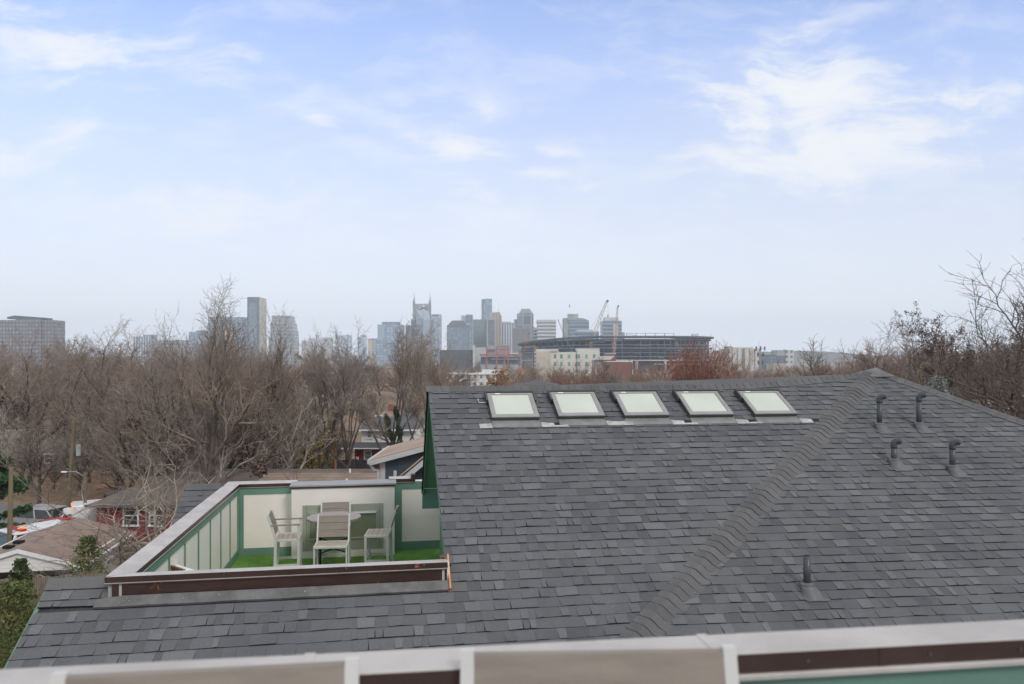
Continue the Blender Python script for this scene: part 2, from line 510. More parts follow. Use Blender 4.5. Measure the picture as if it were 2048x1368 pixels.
# skylights
br = [1078, 1208, 1337, 1465, 1592]; by = [841, 838, 836.5, 835, 833.5]
for i in range(5):
    q = onL(br[i], by[i] + 1); u1, v1 = UV(q.x, q.y)
    wS = .715; u0 = u1 - wS; v0 = v1 - .60; H = .085
    rt = bpy.data.objects.new('skylight', None)
    mb = MB()
    def SB(ua, ub, va, vb, h0, h1, mi=0):
        mb.hexa([LP(ua, vb, h0), LP(ub, vb, h0), LP(ub, va, h0), LP(ua, va, h0), LP(ua, vb, h1), LP(ub, vb, h1), LP(ub, va, h1), LP(ua, va, h1)], mi)
    # curb
    SB(u0, u1, v0, v1, -.01, H - .022)
    # raised head cladding
    SB(u0 - .035, u1 + .035, v0 - .05, v0 - .012, -.01, H + .012); SB(u0 - .035, u0 - .008, v0 - .012, v0 + .2, 0, H + .008); SB(u1 + .008, u1 + .035, v0 - .012, v0 + .2, 0, H + .008)
    sk = hb(mb, 'skylight', [M['curb']])
    mb = MB(); fw = .066
    SB(u0 - .004, u1 + .004, v1 - fw, v1 + .004, H - .022, H); SB(u0 - .004, u1 + .004, v0 - .004, v0 + fw * .6, H - .022, H)
    SB(u0 - .004, u0 + fw, v0 + fw * .6, v1 - fw, H - .022, H); SB(u1 - fw, u1 + .004, v0 + fw * .6, v1 - fw, H - .022, H)
    fr = hb(mb, 'frame', [M['alu']], sk, bevel=.006)
    mb = MB(); SB(u0 + fw - .02, u1 - fw + .02, v0 + fw * .5, v1 - fw + .02, H - .0218, H - .012)
    hb(mb, 'pane', [M['skyglass']], sk)
    mb = MB(); SB(u0 + .12, u0 + .2, v0 + .018, v0 + .036, H + .001, H + .006)
    hb(mb, 'maker_plate', [M['white']], sk)
    mb = MB()
    mb.poly([LP(u0, v1 + .005, .02), LP(u0 - .01, v1 + .15, .016), LP(u1 + .01, v1 + .15, .016), LP(u1, v1 + .005, .02)])
    mb.poly([LP(u0 - .01, v1 + .15, .016), LP(u0 - .01, v1 + .152, -.01), LP(u1 + .01, v1 + .152, -.01), LP(u1 + .01, v1 + .15, .016)])
    hb(mb, 'apron', [M['apron']], sk)
    # pale lead strip running on to the next one
    mb = MB(); e = u1 + (.42 if i < 4 else .2); s = u1 + .012
    mb.poly([LP(s, v1 + .05, .018), LP(s, v1 + .165, .018), LP(s + .2, v1 + .16, .017), LP(s + .2, v1 + .075, .018)])
    if i in (1,): mb.poly([LP(s + .2, v1 + .075, .018), LP(s + .2, v1 + .16, .017), LP(e, v1 + .165, .018), LP(e, v1 + .05, .018)])
    elif i < 4: mb.poly([LP(s + .2, v1 + .13, .018), LP(s + .2, v1 + .16, .017), LP(e, v1 + .165, .018), LP(e, v1 + .12, .018)])
    if i == 0:
        hb(mb, 'lead_strip', [M['lead']], sk); mb = MB()
        mb.poly([LP(u0 - .2, v1 + .07, .018), LP(u0 - .2, v1 + .175, .017), LP(u0 - .012, v1 + .165, .018), LP(u0 - .012, v1 + .06, .018)])
    hb(mb, 'lead_strip', [M['lead']], sk)
    if i in (0, 2, 3, 4):
        mb = MB(); mb.poly([LP(s + .2, v1 + .06, .0165), LP(s + .2, v1 + .125, .0165), LP(s + .32, v1 + .125, .0165), LP(s + .32, v1 + .06, .0165)])
        hb(mb, 'felt_patch', [M['butt']], sk)
# little bracket left of the first skylight
q = onL(957, 806); u_, v_ = UV(q.x, q.y)
mb = MB(); mb.tube([LP(u_, v_ - .07, .02), LP(u_, v_ + .03, .025), LP(u_ + .14, v_ + .03, .025), LP(u_ + .15, v_ - .05, .025)], [.012] * 4, 6)
hb(mb, 'roof_bracket', [M['lead']])

# vent pipes
vents = [(1759, 849, 791, 1), (1838, 848, 788, 1), (1788, 921, 880, 1), (1905, 934, 882, 1), (1614, 1172, 1111, 0)]
for (px, pb, ptop, elbow) in vents:
    b = ray_plane(px, pb + 6, A, NR); D = b.y
    h = (pb + 6 - ptop) / F * D
    r0 = .040
    mb = MB()
    topz = b.z + h - (.085 if elbow else 0)
    mb.cyl(b - V((0, 0, .05)), V((b.x, b.y, topz)), r0, k=20)
    if elbow: mb.cyl(V((b.x, b.y, topz - .03)), V((b.x, b.y, topz + .01)), r0 + .006, k=20)
    vp = hb(mb, 'vent_pipe', [M['pvc']], smooth=False)
    for p in vp.data.polygons: p.use_smooth = len(p.vertices) == 4
    if elbow:
        mb = MB(); pts = []; rs = []
        dd = V((.93, -.36, 0)); Rb = .062
        for k in range(11):
            a = R(-12 + 142 * k / 10)
            pts.append(V((b.x, b.y, topz + .012)) + dd * (Rb * (1 - math.cos(a))) + V((0, 0, Rb * math.sin(a)))); rs.append(.047 if k not in (5,) else .0485)
        mb.tube(pts, rs, 20, cap=False)
        inner = [p for p in pts[-3:]]
        mb.tube(inner, [.041] * 3, 20, mi=1, cap=False)
        d = (pts[-1] - pts[-2]).normalized(); ringc = pts[-2]
        mb.tube([pts[-2], pts[-2] + d * .001], [.0405, .0405], 20, mi=1)
        el = hb(mb, 'elbow', [M['pvc'], M['hole']], vp)
        for p in el.data.polygons: p.use_smooth = len(p.vertices) == 4
    else:
        mb = MB(); mb.cyl(V((b.x, b.y, topz + .0005)), V((b.x, b.y, topz + .001)), r0 * .85, k=20); hb(mb, 'pipe_mouth', [M['hole']], vp)
    # boot: oblique cone down to a base sheet
    mb = MB(); K = 24
    u0, v0 = UVR(b.x, b.y)
    rg = []; base = []; mid = []
    for k in range(K):
        a = 2 * math.pi * k / K
        rg.append(V((b.x + .082 * math.cos(a), b.y + .082 * math.sin(a), b.z + .062)))
        mid.append(V((b.x + .085 * math.cos(a), b.y + .085 * math.sin(a), b.z + .045)))
        base.append(RP(u0 + .02 + .105 * math.cos(a), v0 + .06 - .12 * math.sin(a), .012))
    for k in range(K):
        k2 = (k + 1) % K
        mb.poly([base[k], base[k2], mid[k2], mid[k]]); mb.poly([mid[k], mid[k2], rg[k2], rg[k]])
        mb.poly([rg[k], rg[k2], V((b.x + .045 * math.cos(2 * math.pi * k2 / K), b.y + .045 * math.sin(2 * math.pi * k2 / K), b.z + .08)), V((b.x + .045 * math.cos(2 * math.pi * k / K), b.y + .045 * math.sin(2 * math.pi * k / K), b.z + .08))])
    fz = [(-.09, -.1), (-.10, .16), (-.08, .185), (.0, .18), (.10, .185), (.18, .18), (.17, .155), (.13, .15), (.09, .02)]
    mb.poly([RP(u0 + a, v0 + c, .0145) for a, c in fz][::-1])
    bo = hb(mb, 'boot', [M['pvc_l']], vp)

# ---------------------------------------------------------------- terrace
def TBx(mb, u0, u1, v0, v1, z0, z1, mi=0, zt=None):
    """box in the roof's own axes; zt = tops (back edge lower etc.)"""
    z = zt or (z1, z1, z1, z1)
    mb.hexa([XY(u0, v1, z0), XY(u1, v1, z0), XY(u1, v0, z0), XY(u0, v0, z0), XY(u0, v1, z[0]), XY(u1, v1, z[1]), XY(u1, v0, z[2]), XY(u0, v0, z[3])], mi)
# deck + turf
mb = MB(); TBx(mb, ULI, .45, VBK, VF - .2, ZD - .3, ZD - .004); hb(mb, 'terrace_deck', [M['flash']])
mb = MB()
N = 60
gr = random.Random(5)
for i in range(9000):
    u_ = gr.uniform(ULI + .02, .25); v_ = gr.uniform(VBK + .02, 2.2)
    p = XY(u_, v_, ZD); a = gr.uniform(0, 6.28); h = gr.uniform(.014, .03); l = V((gr.uniform(-.012, .012), gr.uniform(-.012, .012), h)); w = V((math.cos(a), math.sin(a), 0)) * .003
    mb.poly([p - w, p + w, p + l])
TBx(mb, ULI, .45, VBK, VF - .2, ZD - .003, ZD)
tf = hb(mb, 'turf', [M['turf']])
# left + back + front parapet
w = .20
def parapet_cap(name, quad_out, quad_in, z, parent=None):
    """top sheet sloping to the inside, with fascias; out/in = two points each"""
    mb = MB(); o0, o1 = quad_out; i0, i1 = quad_in
    zi = z - .02
    f = .062
    def P(p, zz): return V((p.x, p.y, zz))
    mb.poly([P(o0, z), P(o1, z), P(i1, zi), P(i0, zi)][::-1], 0)
    no = (o0 - i0).normalized() * .004
    for a, b, zz, s in ((o0, o1, z, 1), (i0, i1, zi, -1)):
        mb.poly([P(a, zz), P(b, zz), P(b, zz - f), P(a, zz - f)], 1)
        # rolled lip
        c, d = a + no * s * 2, b + no * s * 2
        mb.poly([P(a, zz - f), P(b, zz - f), P(d, zz - f - .003), P(c, zz - f - .003)], 0)
        mb.poly([P(c, zz - f - .003), P(d, zz - f - .003), P(d, zz - f - .012), P(c, zz - f - .012)], 2)
    for a, b in ((o0, i0), (o1, i1)): mb.poly([P(a, z), P(b, zi), P(b, zi - f), P(a, z - f)], 1)
    return hb(mb, name, [M['cap'], M['copper'], M['lip']], parent)
def X0(u, v): return XY(u, v, 0)
# joints of the caps
def cap_joint(u0, u1, v0, v1, par, sl):
    mb = MB(); z = ZT + .0015
    mb.hexa([XY(u0, v1, z - .03), XY(u1, v1, z - .03), XY(u1, v0, z - .03), XY(u0, v0, z - .03), XY(u0, v1, z - sl[0]), XY(u1, v1, z - sl[1]), XY(u1, v0, z - sl[2]), XY(u0, v0, z - sl[3])]); hb(mb, 'cap_joint', [M['cap']], par)
# the three runs as parts of the house
mb = MB()
TBx(mb, ULO + .02, ULI, VBK - .18, VF - .02, ZD - 1.2, ZT - .03)                 # left core
lw = hb(mb, 'left_parapet', [M['cream']])
parapet_cap('cap', (X0(ULO, VF), X0(ULO, VBK - .2)), (X0(ULI + .03, VF - .2), X0(ULI + .03, VBK + .02)), ZT, lw)
for a_ in ((ULI, ULI + .018, VBK, VF - .2, ZT - .20, ZT - .06), (ULI, ULI + .02, VBK, VF - .2, ZD, ZD + .13), (ULI, ULI + .03, VBK, VBK + .09, ZD + .13, ZT - .2)):
    mb = MB(); TBx(mb, *a_); hb(mb, 'trim_board', [M['green']], lw)
for k in range(6):
    v_ = VBK + .72 + k * .74
    if v_ < VF - .3:
        mb = MB(); TBx(mb, ULI, ULI + .014, v_, v_ + .042, ZD + .13, ZT - .2); hb(mb, 'batten', [M['green']], lw)
mb = MB()
TBx(mb, ULI - .02, .45, VBK - .18, VBK, ZD - 1.2, ZT - .05)
bw = hb(mb, 'back_wall', [M['cream']])
FU0, FU1 = -2.57, -.98   # fireplace, refined below
fq0 = V(((582 - 1024) / F * 13.39, 13.39, 0)); fq1 = V(((789 - 1024) / F * 13.80, 13.80, 0))
FU0, FV0 = UV(fq0.x, fq0.y); FU1, FV1 = UV(fq1.x, fq1.y); FVV = (FV0 + FV1) / 2
for a_ in ((ULI, FU0, VBK, VBK + .016, ZT - .21, ZT - .07), (ULI, FU0, VBK, VBK + .018, ZD, ZD + .14), (ULI, ULI + .10, VBK, VBK + .02, ZD + .14, ZT - .21),
           (FU1, .3, VBK, VBK + .016, ZT - .19, ZT - .05), (FU1, .44, VBK, VBK + .018, ZD, ZD + .15), (FU1, FU1 + .14, VBK, VBK + .02, ZD + .15, ZT - .19)):
    mb = MB(); TBx(mb, *a_); hb(mb, 'trim_board', [M['green']], bw)
parapet_cap('cap', (X0(ULO, VBK - .2), X0(FU0 + .05, VBK - .2)), (X0(ULI - .01, VBK + .03), X0(FU0 + .05, VBK + .03)), ZT, bw)
parapet_cap('cap', (X0(FU1 - .1, VBK - .17), X0(-.12, VBK - .17)), (X0(FU1 - .1, VBK + .03), X0(-.12, VBK + .03)), ZT + .025, bw)
mb = MB(); TBx(mb, -.2, -.12, VBK - .1, VBK + .06, ZT - .02, ZT + .09); hb(mb, 'end_block', [M['copper']], bw)
mb = MB(); p = XY(-.62, VBK, ZD + .55); mb.cyl(p, p + VV * .05, .012, k=8); hb(mb, 'pipe_stub', [M['hole']], bw)
# fireplace
mb = MB(); TBx(mb, FU0, FU1, VBK, FVV, ZD, ZT - .04)
fp = hb(mb, 'fireplace', [M['cream']], bevel=.004)
mb = MB(); TBx(mb, FU0 - .03, FU1 + .03, VBK - .02, FVV + .03, ZT - .038, ZT - .012, zt=(ZT - .012, ZT - .012, ZT - .002, ZT - .002)); hb(mb, 'top_sheet', [M['steel']], fp)
mb = MB(); TBx(mb, FU0 - .02, FU1 + .02, FVV, FVV + .022, ZT - .07, ZT - .04); hb(mb, 'drip_edge', [M['copper']], fp)
def onF(px, py):
    n = VV; p0 = XY(0, FVV, 0); q = ray_plane(px, py, p0, n); u_, v_ = UV(q.x, q.y); return u_, q.z
ua, za = onF(605, 1011); ub, zb = onF(767, 1096)
mb = MB(); TBx(mb, ua, ub, FVV, FVV + .008, zb, za); hb(mb, 'surround', [M['fireframe']], fp)
ia, ja = onF(620, 1029); ib, jb = onF(752, 1072)
mb = MB(); TBx(mb, ia, ib, FVV + .008, FVV + .012, jb, ja); hb(mb, 'firebox_glass', [M['fireglass']], fp)
mb = MB()
TBx(mb, ia - .02, ib + .02, FVV + .008, FVV + .05, ja, ja + .035); TBx(mb, ia - .02, ia, FVV + .008, FVV + .03, jb, ja); TBx(mb, ib, ib + .02, FVV + .008, FVV + .03, jb, ja); TBx(mb, ia - .02, ib + .02, FVV + .008, FVV + .04, jb - .025, jb)
hb(mb, 'firebox_frame', [M['fireframe']], fp)
mb = MB(); TBx(mb, ib - .42, ib - .0, FVV + .05, FVV + .056, ja + .002, ja + .033); hb(mb, 'lintel_strip', [M['white']], fp)
for k in (ua + .07, ub - .07):
    mb = MB(); TBx(mb, k, k + .004, FVV + .008, FVV + .0095, zb, za); hb(mb, 'seam', [M['curb']], fp)
# front parapet
mb = MB(); TBx(mb, ULO + .02, .02, VF - .2, VF - .02, ZD - .6, ZT - .03)
fw_ = hb(mb, 'front_parapet', [M['cream']])
parapet_cap('cap', (X0(ULO, VF + .02), X0(.0, VF + .02)), (X0(ULI + .0, VF - .19), X0(.0, VF - .19)), ZT, fw_)
mb = MB(); TBx(mb, ULO + .06, -.005, VF - .02, VF - .006, LP(0, VF).z - .05, ZT - .075); hb(mb, 'copper_face', [M['copper']], fw_)
mb = MB()
n_ = 14
for k in range(n_):
    a = ULO - .08 + (3.5 + .12) * k / n_; b = ULO - .08 + (3.5 + .12) * (k + 1) / n_; j = .004 * math.sin(k * 2.1); j2 = .004 * math.sin((k + 1) * 2.1)
    mb.poly([LP(a, VF - .006, .045 if a > ULO else .015), LP(a, VF + .095 + j, .018), LP(b, VF + .095 + j2, .018), LP(b, VF - .006, .045)])
    mb.poly([LP(a, VF + .095 + j, .018), LP(a, VF + .097 + j, -.006), LP(b, VF + .097 + j2, -.006), LP(b, VF + .095 + j2, .018)])
hb(mb, 'flashing', [M['flash']], fw_)
for u_ in (ULO + .13, -.06):
    mb = MB(); TBx(mb, u_, u_ + .026, VF - .006, VF - .002, LP(0, VF).z + .03, ZT - .08); hb(mb, 'sealant', [M['sealant']], fw_)
for k in range(16):
    a = rnd.uniform(ULO, -.05); mb = MB(); p = LP(a, VF + rnd.uniform(.02, .08), .034); mb.cyl(p, p + V((0, 0, .006)), rnd.uniform(.003, .008), k=7); hb(mb, 'sealant_dab', [M['sealant']], fw_)
mb = MB()
TBx(mb, .012, .03, VF - .23, VF + .12, LP(0, VF).z - .07, ZT - .01, zt=(LP(0, VF + .12).z + .05, LP(0, VF + .12).z + .05, ZT + .03, ZT + .03)); hb(mb, 'bright_flashing', [M['bright_copper']], fw_)
mb = MB(); TBx(mb, -.05, .01, VF - .52, VF - .44, ZT - .28, ZT - .06); hb(mb, 'bright_flashing', [M['bright_copper']], fw_)
mb = MB(); TBx(mb, -.09, .06, VF - .5, VF - .22, ZT - .16, ZT - .085); hb(mb, 'scupper', [M['copper']], fw_)
for u_ in (-2.35, -1.1, -.27): cap_joint(u_, u_ + .02, VF - .19, VF + .02, fw_, (0, 0, .02, .02))
for v_ in (-.9, .7, 2.3): cap_joint(ULO, ULI + .03, v_, v_ + .02, lw, (0, .02, .02, 0))
# gable end: overhanging soffit of the back slope, rake edge, end board, wall
mb = MB()
def G(u, v, dz): p = BP(u, v); p.z += dz; return p
mb.poly([G(.0, -.02, -.05), G(.3, -.02, -.05), G(.3, VE, -.05), G(.0, VE, -.05)])
TBx(mb, .3, .33, VE, VF - .2, ZD - .02, PR.z - .6, zt=(LP(0, VF - .2).z - .05, LP(0, VF - .2).z - .05, BP(0, VE).z - .02, BP(0, VE).z - .02))
mb.poly([XY(.3, VE, BP(0, VE).z - .05), XY(.3, 0, PR.z - .04), XY(.3, VF - .2, LP(0, VF - .2).z - .05)])
hb(mb, 'gable_wall', [M['green_lifted']])
mb = MB(); zz = BP(0, VE).z; TBx(mb, -.015, .36, VE - .03, VE + .0, zz - .42, zz - .06); hb(mb, 'end_board', [M['green']])
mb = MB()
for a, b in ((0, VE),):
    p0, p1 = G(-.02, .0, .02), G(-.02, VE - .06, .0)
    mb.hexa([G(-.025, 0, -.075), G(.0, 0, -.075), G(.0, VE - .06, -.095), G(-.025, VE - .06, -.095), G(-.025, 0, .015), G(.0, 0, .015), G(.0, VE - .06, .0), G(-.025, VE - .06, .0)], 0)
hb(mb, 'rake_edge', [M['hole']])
mb = MB(); mb.hexa([G(.0, -.06, -.12), G(.018, -.06, -.12), G(.018, VE, -.17), G(.0, VE, -.17), G(.0, -.06, -.02), G(.018, -.06, -.02), G(.018, VE, -.04), G(.0, VE, -.04)]); hb(mb, 'rake_board', [M['green']])
mb = MB()
mb.hexa([LP(.0, .05, -.12), LP(.02, .05, -.12), LP(.02, VF - .3, -.12), LP(.0, VF - .3, -.12), LP(.0, .05, -.012), LP(.02, .05, -.012), LP(.02, VF - .3, -.012), LP(.0, VF - .3, -.012)])
hb(mb, 'front_rake_board', [M['green']])
# walls down to the ground
mb = MB()
TBx(mb, UBK + .25, .3, VBK - .16, VMAX - .1, 0, ZD - .61)
TBx(mb, .31, 12.0, VE + .04, VMAX - .1, 0, LP(0, VMAX).z - .1)
TBx(mb, ULO + .03, .3, VBK - .17, VF - .21, ZD - .65, ZD - .31)
hb(mb, 'wall', [M['cream']])
mb = MB()
mb.hexa([LP(UBK - .02, VMAX, -.16), LP(UBK + .02, VMAX, -.16), LP(UBK + .02, 3.42, -.16), LP(UBK - .02, 3.42, -.16), LP(UBK - .02, VMAX, -.014), LP(UBK + .02, VMAX, -.014), LP(UBK + .02, 3.42, -.014), LP(UBK - .02, 3.42, -.014)])
hb(mb, 'left_rake_board', [M['green']])

# ---------------------------------------------------------------- furniture
def counter_chair(label, loc, rz, arms=False, over=.012, pt=.022, name='counter_chair', hs=.63, ht=1.03, wd=.52, group='white framed chairs with taupe slats'):
    t = thing(name, label, 'chair', loc, rz, group)
    wm, sl, sl2 = M['whitealu'], M['taupe'], M['taupe_l']
    hw = wd / 2; a = .026; yf, yr = .23, -.2
    for sx in (-1, 1):
        x = sx * (hw - a / 2)
        mb = MB(); mb.box(x - a / 2, x + a / 2, yf - .042, yf, 0, (hs + .22) if arms else hs - .036); mb.build('leg', wm, t, bevel=.004)
        mb = MB(); P_ = [(yr, 0), (yr + .045, .25), (yr + .05, hs), (yr - .005, hs + .2), (yr - .075, ht)]
        for (y0, z0), (y1, z1) in zip(P_, P_[1:]):
            mb.hexa([V((x - a / 2, y0 - .022, z0)), V((x + a / 2, y0 - .022, z0)), V((x + a / 2, y0 + .022, z0)), V((x - a / 2, y0 + .022, z0)),
                     V((x - a / 2, y1 - (pt if z1 == ht else .022), z1)), V((x + a / 2, y1 - (pt if z1 == ht else .022), z1)), V((x + a / 2, y1 + (pt if z1 == ht else .022), z1)), V((x - a / 2, y1 + (pt if z1 == ht else .022), z1))])
        mb.build('leg', wm, t)
        mb = MB(); mb.box(x - .009, x + .009, yr + .06, yf - .043, .19, .225); mb.build('stretcher', wm, t)
        if arms:
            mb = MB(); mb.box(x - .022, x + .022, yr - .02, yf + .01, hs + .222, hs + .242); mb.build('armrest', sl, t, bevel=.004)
    mb = MB(); mb.box(-hw + a, hw - a, yf - .03, yf - .005, .19, .225); mb.build('footrest', wm, t)
    mb = MB()
    z0, z1 = hs - .034, hs
    mb.box(-hw, hw, yf - .03, yf + .004, z0, z1); mb.box(-hw + a + .001, hw - a - .001, yr + .03, yr + .06, z0, z1)
    mb.box(-hw, -hw + a, yr + .075, yf - .031, z0, z1); mb.box(hw - a, hw, yr + .075, yf - .031, z0, z1)
    st = mb.build('seat', wm, t, bevel=.003)
    mb = MB(); n = 4; L = (yf - .031) - (yr + .061)
    for k in range(n): mb.box(-hw + a + .002, hw - a - .002, yr + .063 + L * k / n, yr + .063 + L * (k + 1) / n - .006, hs - .016, hs - .002)
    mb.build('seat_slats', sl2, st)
    mb = MB(); b0, b1 = hs + .06, ht - over; n = 3
    for k in range(n):
        za, zb = b0 + (b1 - b0) * k / n, b0 + (b1 - b0) * (k + 1) / n - .006
        f = lambda z: (yr + .05 - .055 * min(1, (z - hs) / .2)) if z < hs + .2 else (yr - .005 - .07 * (z - hs - .2) / (ht - hs - .2))
        mb.hexa([V((-hw + a, f(za) - .008, za)), V((hw - a, f(za) - .008, za)), V((hw - a, f(za) + .01, za)), V((-hw + a, f(za) + .01, za)),
                 V((-hw + a, f(zb) - .008, zb)), V((hw - a, f(zb) - .008, zb)), V((hw - a, f(zb) + .01, zb)), V((-hw + a, f(zb) + .01, zb))])
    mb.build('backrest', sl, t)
    return t
AZ = R(9.55)
def at(px, D): return V(((px - 1024) / F * D, D, ZD + .004))
counter_chair('white chair directly in front of the round table, its seat towards the viewer', at(664, 12.02), math.pi + AZ * .7)
counter_chair('white chair half hidden behind the round table, against the fireplace', at(670, 13.18), math.pi + AZ)
counter_chair('white chair with armrests at the left end of the round table', at(573, 12.50), -math.pi / 2 + AZ * 1.2, True)
counter_chair('armless white chair side-on at the right end of the round table', at(760, 12.78), math.pi / 2 + AZ * .3)
# table
tl = at(668, 12.72)
t = thing('round_table', 'round woven-top table on black folding legs between the four terrace chairs', 'table', tl, AZ)
mb = MB(); K = 48; r = .445
for z0, z1, ra, rb in ((.875, .905, r, r), ):
    lo = [V((ra * math.cos(2 * math.pi * k / K), ra * math.sin(2 * math.pi * k / K), z0)) for k in range(K)]; hi = [V((p.x, p.y, z1)) for p in lo]
    mb.poly(hi); mb.poly(lo[::-1])
    for k in range(K): mb.poly([lo[k], lo[(k + 1) % K], hi[(k + 1) % K], hi[k]], 1)
mb.build('tabletop', [M['woven'], M['taupe']], t)
for sx in (-1, 1):
    for sy in (-1, 1):
        mb = MB(); mb.box(sx * .24 - .014, sx * .24 + .014, sy * .2 - .014, sy * .2 + .014, 0, .874); mb.build('leg', M['blackmetal'], t)
mb = MB()
for sy in (-1, 1):
    mb.bar((-.24, sy * .2, .33), (.24, sy * .2, .5), .012, .02); mb.bar((-.24, sy * .2 + .013, .5), (.24, sy * .2 + .013, .33), .012, .02)
mb.build('brace', M['blackmetal'], t)
# lounge chair by the left parapet
lc = V(((380 - 1024) / F * 9.62, 9.62, ZD + .004))
t = thing('lounge_chair', 'wooden lounge chair with white cushion beside the left parapet', 'chair', lc + V((.06, 0, 0)), R(-38))
for sx in (-1, 1):
    for y in (-.22, .25):
        mb = MB(); mb.box(sx * .27 - .025, sx * .27 + .025, y - .025, y + .025, 0, .4); mb.build('leg', M['wood'], t)
mb = MB(); mb.box(-.3, .3, -.28, .3, .401, .44); mb.build('seat', M['wood'], t)
mb = MB()
for k in range(5):
    z0 = .5 + k * .1; y0 = -.2 - k * .022
    mb.hexa([V((-.3, y0 - .015, z0)), V((.3, y0 - .015, z0)), V((.3, y0 + .015, z0)), V((-.3, y0 + .015, z0)), V((-.3, y0 - .035, z0 + .09)), V((.3, y0 - .035, z0 + .09)), V((.3, y0 - .005, z0 + .09)), V((-.3, y0 - .005, z0 + .09))])
mb.build('backrest', M['wood'], t)
mb = MB(); mb.box(-.26, .26, -.15, .02, .45, .93, M=Matrix.Rotation(R(6), 4, 'X')); o = mb.build('cushion', M['cushion'], t, bevel=.05)

# ---------------------------------------------------------------- parapet of the terrace the camera stands on
pa = V((-.914, 0, 0)); h = .60
d0 = h * F / (1338 - HY); d1 = h * F / (1238 - HY)
q0 = V(((0 - 1024) / F * d0, d0, 0)); q1 = V(((2048 - 1024) / F * d1, d1, 0)); dr = (q1 - q0).normalized(); nr = V((dr.y, -dr.x, 0))
q0 = q0 - dr * .9; q1 = q1 + dr * .9; zc = EYE - h
par = thing('parapet', 'copper capped green parapet right in front of the viewer', 'parapet', (0, 1.5, zc - .95))
def pb(mb, name, mats, **kw):
    o = mb.build(name, mats, None, **kw); o.parent = par; o.matrix_parent_inverse = Matrix.Translation(-V(par.location)); return o
def pbox(mb, n0, n1, z0, z1, mi=0, a=q0, b=q1):
    mb.hexa([V((*(a + nr * n1).xy, z0)), V((*(b + nr * n1).xy, z0)), V((*(b + nr * n0).xy, z0)), V((*(a + nr * n0).xy, z0)), V((*(a + nr * n1).xy, z1)), V((*(b + nr * n1).xy, z1)), V((*(b + nr * n0).xy, z1)), V((*(a + nr * n0).xy, z1))], mi)
mb = MB(); pbox(mb, 0, .112, zc - .004, zc); pb(mb, 'cap', [M['cap']], bevel=.003)
mb = MB(); pbox(mb, .106, .112, zc - .042, zc - .0045); pbox(mb, 0, .006, zc - .042, zc - .0045); pb(mb, 'fascia', [M['copper']])
mb = MB(); pbox(mb, .106, .119, zc - .056, zc - .0425); pb(mb, 'lip', [M['cap']], bevel=.003)
mb = MB(); pbox(mb, .02, .098, zc - 3.2, zc - .0046); pb(mb, 'wall_board', [M['green']])
# joints in the cap and fascia, fixings
def along(px, n0, n1, z0, z1, wd, name, m):
    # a short piece across the parapet at photo column px
    d_ = h * F / (1338 - HY + (1238 - 1338) * px / 2048); p_ = V(((px - 1024) / F * d_, d_, 0)); t0 = (p_ - q0).dot(dr)
    mb = MB(); pbox(mb, n0, n1, z0, z1, 0, q0 + dr * t0, q0 + dr * (t0 + wd)); pb(mb, name, [M[m]])
for px in (610, 1392): along(px, -.0015, .1135, zc - .002, zc + .0015, .022, 'cap_joint', 'cap')
for px in (1697,): along(px, .1122, .1132, zc - .042, zc - .005, .018, 'fascia_joint', 'copper')
for px in (1560, 1790, 1960): along(px, .1122, .1145, zc - .026, zc - .019, .007, 'screw', 'curb')
# near chairs
zf = zc - .94
chair_y = lambda px: None
def near(px, D): return V(((px - 1024) / F * D, D, zf))
ch1 = counter_chair('taupe slatted chair back pushed against the near parapet, right of the copper gap', near(1249, 1.20), math.pi + R(2.0), False, .001, .009, hs=.46, ht=.980, wd=.538)
ch2 = counter_chair('taupe slatted chair back against the near parapet at the lower left edge', near(322, 1.13), math.pi + R(7.5), False, .001, .009, hs=.46, ht=.975, wd=.545)
mb = MB(); mb.box(-4, 4, -2.5, 1.55, zf - .25, zf - .001); o = mb.build('deck', [M['flash']]); struct(o)
# ---------------------------------------------------------------- the city
def fac(name, wall, glass, **k):
    M[name] = facade(name, wall, glass, **k); return M[name]
fac('f_brown', (.15, .13, .135), (.27, .285, .31), cw=5.5, ch=6.5, fx=.55, fy=.55)
fac('f_blueglass', (.20, .25, .31), (.30, .38, .46), cw=9, ch=7, fx=.8, fy=.7, rough=.3)
fac('f_paleglass', (.36, .42, .48), (.42, .52, .62), cw=12, ch=8, fx=.8, fy=.75, rough=.3)
fac('f_dark', (.10, .125, .15), (.15, .19, .22), cw=5, ch=5, fx=.7, fy=.7)
fac('f_greyglass', (.14, .18, .22), (.22, .28, .33), cw=5, ch=6, fx=.7, fy=.8)
fac('f_palegrey', (.34, .36, .37), (.26, .30, .33), cw=9, ch=9, fx=.85, fy=.4)
fac('f_white', (.52, .53, .53), (.30, .34, .38), cw=8, ch=6, fx=.5, fy=.5)
fac('f_tan', (.37, .33, .27), (.33, .30, .25), cw=7, ch=400, fx=.35, fy=1)
fac('f_green', (.20, .25, .25), (.13, .17, .18), cw=6, ch=6, fx=.55, fy=.5)
fac('f_vstripe', (.56, .58, .60), (.16, .21, .28), cw=6.4, ch=500, fx=.5, fy=1)
fac('f_hstripe', (.58, .57, .54), (.17, .20, .23), cw=400, ch=8.2, fx=1, fy=.5)
fac('f_hblue', (.30, .34, .36), (.12, .17, .22), cw=400, ch=8.5, fx=1, fy=.72)
fac('f_plum', (.20, .185, .19), (.15, .145, .155), cw=4.2, ch=4.6, fx=.5, fy=.5)
fac('f_beigegrid', (.33, .31, .28), (.15, .19, .23), cw=20, ch=24, fx=.86, fy=.9)
fac('f_court', (.56, .52, .43), (.22, .28, .32), cw=6, ch=60, fx=.32, fy=1)
fac('f_hotel', (.60, .58, .50), (.17, .29, .285), cw=6.1, ch=6.0, fx=.34, fy=.55)
